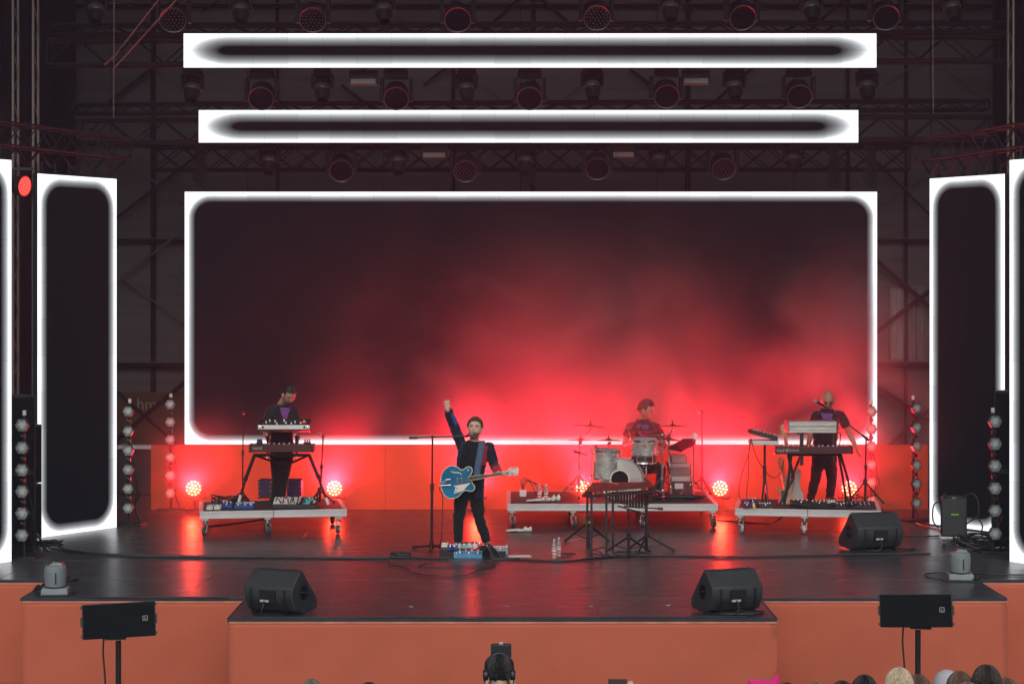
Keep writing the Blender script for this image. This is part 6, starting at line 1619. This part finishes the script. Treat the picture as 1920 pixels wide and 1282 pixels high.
mb = MB(); mb.box((0, .008, .275), (.335, .006, .012)); mb.build('strap', BLACK, t, False)
mb = MB(); mb.bar((-.12, .1, .52), (-.12, .34, .52), .02); mb.tube(curve([(-.12, .1, .5), (-.12, .1, .53), (-.12, .34, .53), (-.12, .34, .5)], 4), .012, 6); mb.build('handle', BLACKM, t, False)
mb = MB(); mb.box((-.168, .2, .25), (.008, .36, .42)); mb.build('side_panel', GRILLE, t, False)
mb = MB(); mb.box((.0, .1, .505), (.06, .05, .02)); mb.build('top_switch', CHROME, t, False)
for j, pts in enumerate(([(.10, .15, .50), (.22, .12, .56), (.30, .1, .48), (.31, .06, .3), (.24, .02, .22)], [(.16, .1, .16), (.28, .05, .24), (.36, .02, .16), (.34, .0, .04)], [(-.16, .15, .45), (-.26, .1, .40), (-.27, .08, .2), (-.20, .05, .1)])):
    mb = MB(); mb.tube(curve(pts, 7), .010, 6); mb.build('cable', CABLE, t, False)
tangle('heap of black cables behind the dolly at the right lamp tower', FL(1840, 1030, 0), .42, 14, .45, .20)
tangle('heap of black cables at the foot of the near left lamp tower', FL(85, 1026, 0), .28, 9, .4, .10)
cable('thin cable on the floor left of the dolly', [FL(1690, 1004, Z_), FL(1730, 1005, Z_), FL(1760, 1004, Z_)], .01)
cable('orange cable leading from the lamp tower to the dolly', [FL(1718, 980, .02), FL(1730, 985, Z_), FL(1755, 991, Z_), FL(1775, 996, Z_)], .012, pm('orange_cable', (.5, .05, .02), .5))

# ================================================================ side speakers behind the lamp towers
def side_stack(label, p, rz, wd, dp, hs, edge):
    t = thing('speaker_stack', label, 'speaker', p, rz); z = 0.02
    for h in hs:
        mb = MB(); mb.box((0, dp / 2, z + h / 2), (wd, dp, h - .012)); c_ = mb.build('cabinet', SPEAKER, t, False, bevel=.012)
        mb = MB(); mb.box((0, -.006, z + h / 2), (wd - .05, .014, h - .06)); mb.build('grille', GRILLE, c_, False)
        mb = MB(); mb.box((0, -.012, z + h - .03), (wd * .5, .02, .02)); mb.build('trim', BLACKM, c_, False)
        z += h
side_stack('tall black speaker stack behind the near left lamp tower', FL(44, 1034), R(38), .34, .45, (1.0, 1.0), 1)
side_stack('second black speaker stack by the left LED column catching red light', FL(58, 1014), R(50), .36, .4, (.75, .8), 1)
side_stack('tall black speaker stack behind the near right lamp tower', FL(1886, 1030), R(-42), .34, .45, (1.0, 1.05), 1)
t = thing('folding_stand', 'slim black folding stand leaning at the foot of the left LED column', 'stand', FL(84, 1030))
a = FL(84, 1034); mb = MB(); mb.tube([a, FL(70, 1000, .30)], .012, 6); mb.tube([FL(90, 1035), FL(70, 1000, .30)], .012, 6); mb.build('legs', BLACKM, t)
mb = MB(); mb.tube([FL(70, 1000, .30), FL(72, 1004, .75)], .012, 6); mb.build('post', BLACKM, t)

# ================================================================ audience seen from behind at the bottom edge
def spectator(label, px, top, D, hair, shirt, skin=SKIN, yaw=0, bald=False, long=0, grow=.016, size=1.0, arms='down', hg=0, pitch=0, rough=.004):
    k = D / F; x = (px - HX) * k; y = CY + D; z = CZ - (top - HY) * k - .015
    hc = V((x, y, z - .122 * size - grow)); nk = hc + V((0, -.03, -.165)); fl_ = GZ
    pel = V((x, y - .01, fl_ + (nk.z - fl_) * .62))
    sgn = 1
    sh = (nk + V((.17, 0, -.055)), nk + V((-.17, 0, -.055)))
    J = dict(pel=pel, neck=nk, head=hc, hm=hrot(180 + yaw, pitch), sh=sh, floor=fl_)
    if arms == 'down':
        J['el'] = (sh[0] + V((.05, 0, -.28)), sh[1] + V((-.05, 0, -.28))); J['wr'] = (sh[0] + V((.03, .12, -.50)), sh[1] + V((-.03, .12, -.50)))
        J['hd'] = (V((-.1, .6, -.8)),) * 2; J['hn'] = (V((-1, 0, 0)), V((1, 0, 0))); J['curl'] = (.4, .4)
    elif arms == 'camera':
        J['el'] = (sh[0] + V((.04, .10, -.27)), sh[1] + V((-.04, .10, -.27))); J['wr'] = (hc + V((.10, .36, -.16)), hc + V((-.10, .36, -.16)))
        J['hd'] = (V((-.3, .9, .2)), V((.3, .9, .2))); J['hn'] = (V((-1, 0, 0)), V((1, 0, 0))); J['curl'] = (.9, .9)
    elif arms == 'phone':
        J['el'] = (sh[0] + V((.10, .12, -.12)), sh[1] + V((-.04, .18, -.2))); J['wr'] = (hc + V((.10, .26, .06)), hc + V((-.06, .26, -.06)))
        J['hd'] = (V((-.55, .2, .85)), V((.2, .3, .9))); J['hn'] = (V((0, -1, 0)),) * 2; J['curl'] = (.75, .9)
    J['hip'] = (pel + V((.09, 0, -.03)), pel + V((-.09, 0, -.03))); lz = pel.z - fl_
    J['kn'] = (pel + V((.10, .02, -lz * .52)), pel + V((-.10, .02, -lz * .52))); J['an'] = (V((x + .11, y, fl_ + .08)), V((x - .11, y, fl_ + .08)))
    J['ft'] = (V((.15, 1, 0)), V((-.15, 1, 0)))
    r, *_ = figure(label, J, skin=skin, top=shirt, legs=BLK, hair=hair, bald=bald, hairgrow=grow, hairrough=rough, long=long, voxel=.014, size=size, sleeve=1.0 if arms == 'down' else .6, thumbs=(1, -1), cvoxel=.014)
    return r, hc, J
GREYF = fabric('grey_jacket', (.16, .17, .18)); BLUEF = fabric('dark_blue_jacket', (.03, .045, .08)); TANF = fabric('tan_coat', (.3, .22, .14)); REDF = fabric('wine_coat', (.16, .03, .04))
op, hc, J = spectator('camera operator with headphones, seen from behind at the bottom middle', 936, 1222, 14.2, HAIRB, NAVY, arms='camera', grow=.013)
mb = MB(); mb.tube(curve([hc + V((-.098, 0, .0)), hc + V((-.09, -.01, .09)), hc + V((0, -.015, .145)), hc + V((.09, -.01, .09)), hc + V((.098, 0, .0))], 8), .010, 8); hp = thing('headphones', 'black headset worn by the camera operator', 'headphones', hc)
mb.build('headband', BLACK, hp)
for s in (-1, 1):
    mb = MB(); mb.lathe([(.03, -.02), (.042, -.012), (.042, .012), (.032, .022)], hc + V((s * .098, -.005, -.015)), (s, 0, 0), 16); mb.build('ear_cup', BLACK, hp)
    mb = MB(); mb.tube(curve([hc + V((s * .11, -.01, -.05)), hc + V((s * .10, -.03, -.12)), hc + V((s * .13, -.06, -.22))], 6), .005, 6); mb.build('lead', CABLE, hp)
k = 14.6 / F
vf = thing('camera_viewfinder', 'black camera monitor on a bracket in front of the operator\'s head', 'camera', V((hc.x + .012, hc.y + .34, hc.z - .16)))
q = V((hc.x + .012, hc.y + .34, hc.z + .10))
mb = MB(); mb.box(q, (.155, .05, .10)); mb.build('monitor', BLACK, vf, bevel=.008)
mb = MB(); mb.box(q + V((0, -.028, .0)), (.135, .004, .08)); mb.build('hood_screen', pm('dark_screen', (.03, .04, .045), .2), vf)
mb = MB(); mb.box(q + V((0, 0, .056)), (.03, .03, .016)); mb.build('tally_light', GREYU, vf)
mb = MB(); mb.tube([q + V((0, 0, -.05)), q + V((0, .05, -.28))], .014, 8); mb.box(q + V((0, .12, -.36)), (.14, .42, .18)); mb.build('camera_body', BLACKM, vf)
mb = MB()
for s in (-1, 1): mb.tube([V((q.x + s * .02, q.y + .1, q.z - .45)), V((q.x + s * .35, q.y + .1 + .2 * s, GZ + .01))], .016, 8)
mb.tube([V((q.x, q.y + .1, q.z - .45)), V((q.x, q.y - .25 + .5, GZ + .01))], .016, 8); mb.build('tripod_legs', BLACKM, vf)
PINK = fabric('bright_pink_cloth', (.75, .02, .22), var=.12)
sp = [('spectator with short grey-brown hair barely showing at the bottom left', 583, 1272, 14.0, HAIRG, GREYF, {}), ('dark-haired spectator just touching the bottom edge left of the operator', 692, 1278, 13.8, HAIRD, BLUEF, {}),
      ('spectator with dark hair partly hidden between the pink hat and the grey head', 1476, 1279, 13.6, HAIRD, NAVY, {}), ('spectator with pale hair just showing right of the pink hat', 1530, 1278, 13.7, HAIRG, TANF, {}),
      ('dark-haired spectator beside the black-haired head at the bottom right', 1580, 1275, 14.1, HAIRD, GREYF, {}), ('spectator with short black hair left of the blonde one', 1621, 1264, 14.0, HAIRB, BLUEF, {'grow': .018}),
      ('blonde spectator with a hair clip at the bottom right', 1686, 1250, 13.5, HAIRBL, TANF, {'long': .5, 'grow': .020}), ('brown-haired spectator tucked behind the blonde one', 1722, 1263, 14.3, HAIRBR, REDF, {'grow': .018}),
      ('dark-haired spectator in front of the pale cap', 1800, 1257, 13.6, HAIRBR, GREYF, {'grow': .014}), ('spectator with big wavy dark brown hair at the bottom right', 1850, 1245, 13.4, HAIRD, REDF, {'long': .5, 'grow': .026}),
      ('grey-haired spectator lowest beside the dark-haired one', 1814, 1277, 13.0, HAIRG, GREYF, {}), ('brown-haired spectator at the far right of the crowd', 1888, 1270, 14.0, HAIRBR, NAVY, {'grow': .015})]
for lab, px, tp, D, hr, sh_, kw in sp:
    kw = dict(kw); r, hc, J = spectator(lab, px, tp, D, hr, sh_, **kw)
    if 'clip' in lab:
        mb = MB(); 
        for j in range(3): mb.box(hc + V((.062 + .006 * j, -.09 + .012 * j, .01 - .025 * j)), (.012, .03, .02), Matrix.Rotation(R(20 * j), 3, 'Y'))
        mb.build('hair_clip', pm('white_clip', (.8, .8, .78), .3), r, bevel=.003)
# pale knitted cap
r, hc, J = spectator('spectator wearing a smooth pale grey cap at the bottom right', 1776, 1254, 14.0, HAIRG, BLUEF, grow=.012, bald=True)
mb = MB(); mb.ell(hc + V((0, 0, .028)), (.103, .120, .118), 24, 14); cp = mb.build('cap', fabric('pale_grey_knit', (.50, .50, .53), var=.08)); tag(cp, 'smooth pale grey cap on a spectator between blonde and dark heads', 'cap')
# pink hat with two points
r, hc, J = spectator('spectator under a bright pink pointed hat at the bottom', 1432, 1268, 13.9, HAIRD, NAVY, bald=True)
mb = MB(); rings = []
for z, a, b_ in ((-.03, .105, .115), (.03, .107, .115), (.08, .10, .10), (.115, .11, .06), (.128, .115, .025)): rings.append((hc + V((0, 0, z)), V((a * 1.06, 0, .0)), V((0, b_ * 1.1, 0))))
mb.loft(rings, 20)
for s, hgt in ((-1, .13), (1, .175)): mb.loft([(hc + V((s * .07, 0, .09)), V((.045, 0, 0)), V((0, .05, 0))), (hc + V((s * .085, 0, .13)), V((.03, 0, 0)), V((0, .03, 0))), (hc + V((s * .095, 0, hgt)), V((.008, 0, 0)), V((0, .01, 0)))], 10)
o = place(remesh(mb, 'hat', .009, [PINK], 4), 'hat', None) if False else None
me = remesh(mb, 'pink_hat', .009, [PINK], 4); o = bpy.data.objects.new('pink_hat', me); COL.objects.link(o); tag(o, 'bright pink hat with two points on a spectator at the bottom', 'hat')
# a hand holding up a phone
r, hc, J = spectator('spectator holding a phone up in both hands near the bottom middle', 1172, 1296, 13.6, HAIRBR, GREYF, arms='phone')
wr = J['wr'][1]; ph = thing('phone', 'black phone held up by a hand at the bottom middle', 'phone', wr)
k = (wr.y + .03 - CY) / F; c = V(((1158 - HX) * k, wr.y + .03, CZ - (1283 - HY) * k))
mb = MB(); mb.box(c, (.135, .010, .085)); mb.build('case', BLACK, ph, bevel=.006)
mb = MB(); mb.box(c + V((0, -.006, 0)), (.122, .002, .072)); mb.build('screen', em('dim_phone_screen', (.10, .06, .06), .6), ph)

# ================================================================ red-lit stage smoke between the risers and the big screen
sm_ = bpy.data.materials.new('drifting_smoke'); sm_.use_nodes = True
N, Lk = sm_.node_tree.nodes, sm_.node_tree.links
for n in list(N):
    if n.type == 'BSDF_PRINCIPLED': N.remove(n)
vol = N.new('ShaderNodeVolumePrincipled'); vol.inputs['Color'].default_value = (.92, .92, .93, 1); vol.inputs['Anisotropy'].default_value = .55
tc = N.new('ShaderNodeTexCoord'); sp_ = N.new('ShaderNodeSeparateXYZ'); Lk.new(tc.outputs['Object'], sp_.inputs[0])
def mth(op, a, b=None, c=None, clamp=False):
    n = N.new('ShaderNodeMath'); n.operation = op; n.use_clamp = clamp
    for i, x in enumerate((a, b, c)):
        if x is None: continue
        if isinstance(x, (int, float)): n.inputs[i].default_value = x
        else: Lk.new(x, n.inputs[i])
    return n.outputs[0]
def ramp(x, a, b):        # 0 at a, 1 at b
    n = N.new('ShaderNodeMapRange'); n.interpolation_type = 'SMOOTHSTEP'; Lk.new(x, n.inputs[0]); n.inputs['From Min'].default_value = a; n.inputs['From Max'].default_value = b
    return n.outputs[0]
X_, Y_, Z0_ = sp_.outputs
no = N.new('ShaderNodeTexNoise'); no.inputs['Scale'].default_value = .55; no.inputs['Detail'].default_value = 4.0; no.inputs['Roughness'].default_value = .5; no.inputs['Distortion'].default_value = .4
mp = N.new('ShaderNodeMapping'); mp.inputs['Location'].default_value = (1.3, 6.4, 2.2); Lk.new(tc.outputs['Object'], mp.inputs[0]); Lk.new(mp.outputs[0], no.inputs['Vector'])
puff = ramp(no.outputs['Fac'], .42, .64)
edge = mth('MULTIPLY', mth('MULTIPLY', ramp(Y_, .9, 2.6), mth('MULTIPLY', ramp(X_, -6.2, -3.6), ramp(X_, 8.0, 5.6))), ramp(Z0_, 5.2, 1.0))
DENS, PLUME = .075, 1.0
edge = mth('MULTIPLY', edge, mth('ADD', mth('MULTIPLY', ramp(X_, -4.6, .8), .76), .24))
low = mth('MULTIPLY', ramp(Z0_, 5.4, 1.4), mth('ADD', mth('MULTIPLY', ramp(Z0_, .5, 1.5), .8), .2))
plume = mth('MULTIPLY', mth('MULTIPLY', low, low), mth('MULTIPLY', ramp(Y_, 2.3, 3.4), mth('MULTIPLY', ramp(X_, -3.2, 1.3), ramp(X_, 8.6, 3.8))))
d = mth('MULTIPLY', mth('MULTIPLY', mth('ADD', mth('MULTIPLY', puff, .85), .15), edge), DENS)
d = mth('ADD', d, mth('MULTIPLY', mth('MULTIPLY', plume, mth('ADD', mth('MULTIPLY', puff, .7), mth('MULTIPLY', mth('MULTIPLY', ramp(X_, -1.2, 1.0), ramp(X_, 4.6, 1.8)), .55))), PLUME))
near = mth('MULTIPLY', mth('MULTIPLY', ramp(Z0_, 1.9, .3), ramp(Y_, 2.3, 3.3)), mth('MULTIPLY', ramp(X_, -6.3, -5.2), ramp(X_, 8.0, 5.8)))
d = mth('ADD', d, mth('MULTIPLY', mth('MULTIPLY', near, mth('ADD', puff, .25)), .21))
Lk.new(d, vol.inputs['Density']); Lk.new(vol.outputs[0], N['Material Output'].inputs['Volume'])
sm_.cycles.volume_step_rate = .6 if hasattr(sm_.cycles, 'volume_step_rate') else 1
mb = MB(); mb.box((1.0, 2.95, 2.96), (14.6, 3.56, 5.9)); o = mb.build('smoke', sm_, smooth=0)
tag(o, 'drifting stage smoke glowing red in front of the main screen', 'smoke', kind='stuff')

# ================================================================ thin even haze in the air
hz = bpy.data.materials.new('thin_haze'); hz.use_nodes = True
N, Lk = hz.node_tree.nodes, hz.node_tree.links
for n in list(N):
    if n.type == 'BSDF_PRINCIPLED': N.remove(n)
v = N.new('ShaderNodeVolumePrincipled'); v.inputs['Color'].default_value = (.55, .74, 1.0, 1); v.inputs['Density'].default_value = .0020; v.inputs['Anisotropy'].default_value = .3
Lk.new(v.outputs[0], N['Material Output'].inputs['Volume'])
mb = MB(); mb.box((0, 0, 5.3), (96, 96, 15.6)); o = mb.build('haze', hz, smooth=0); o['kind'] = 'stuff'
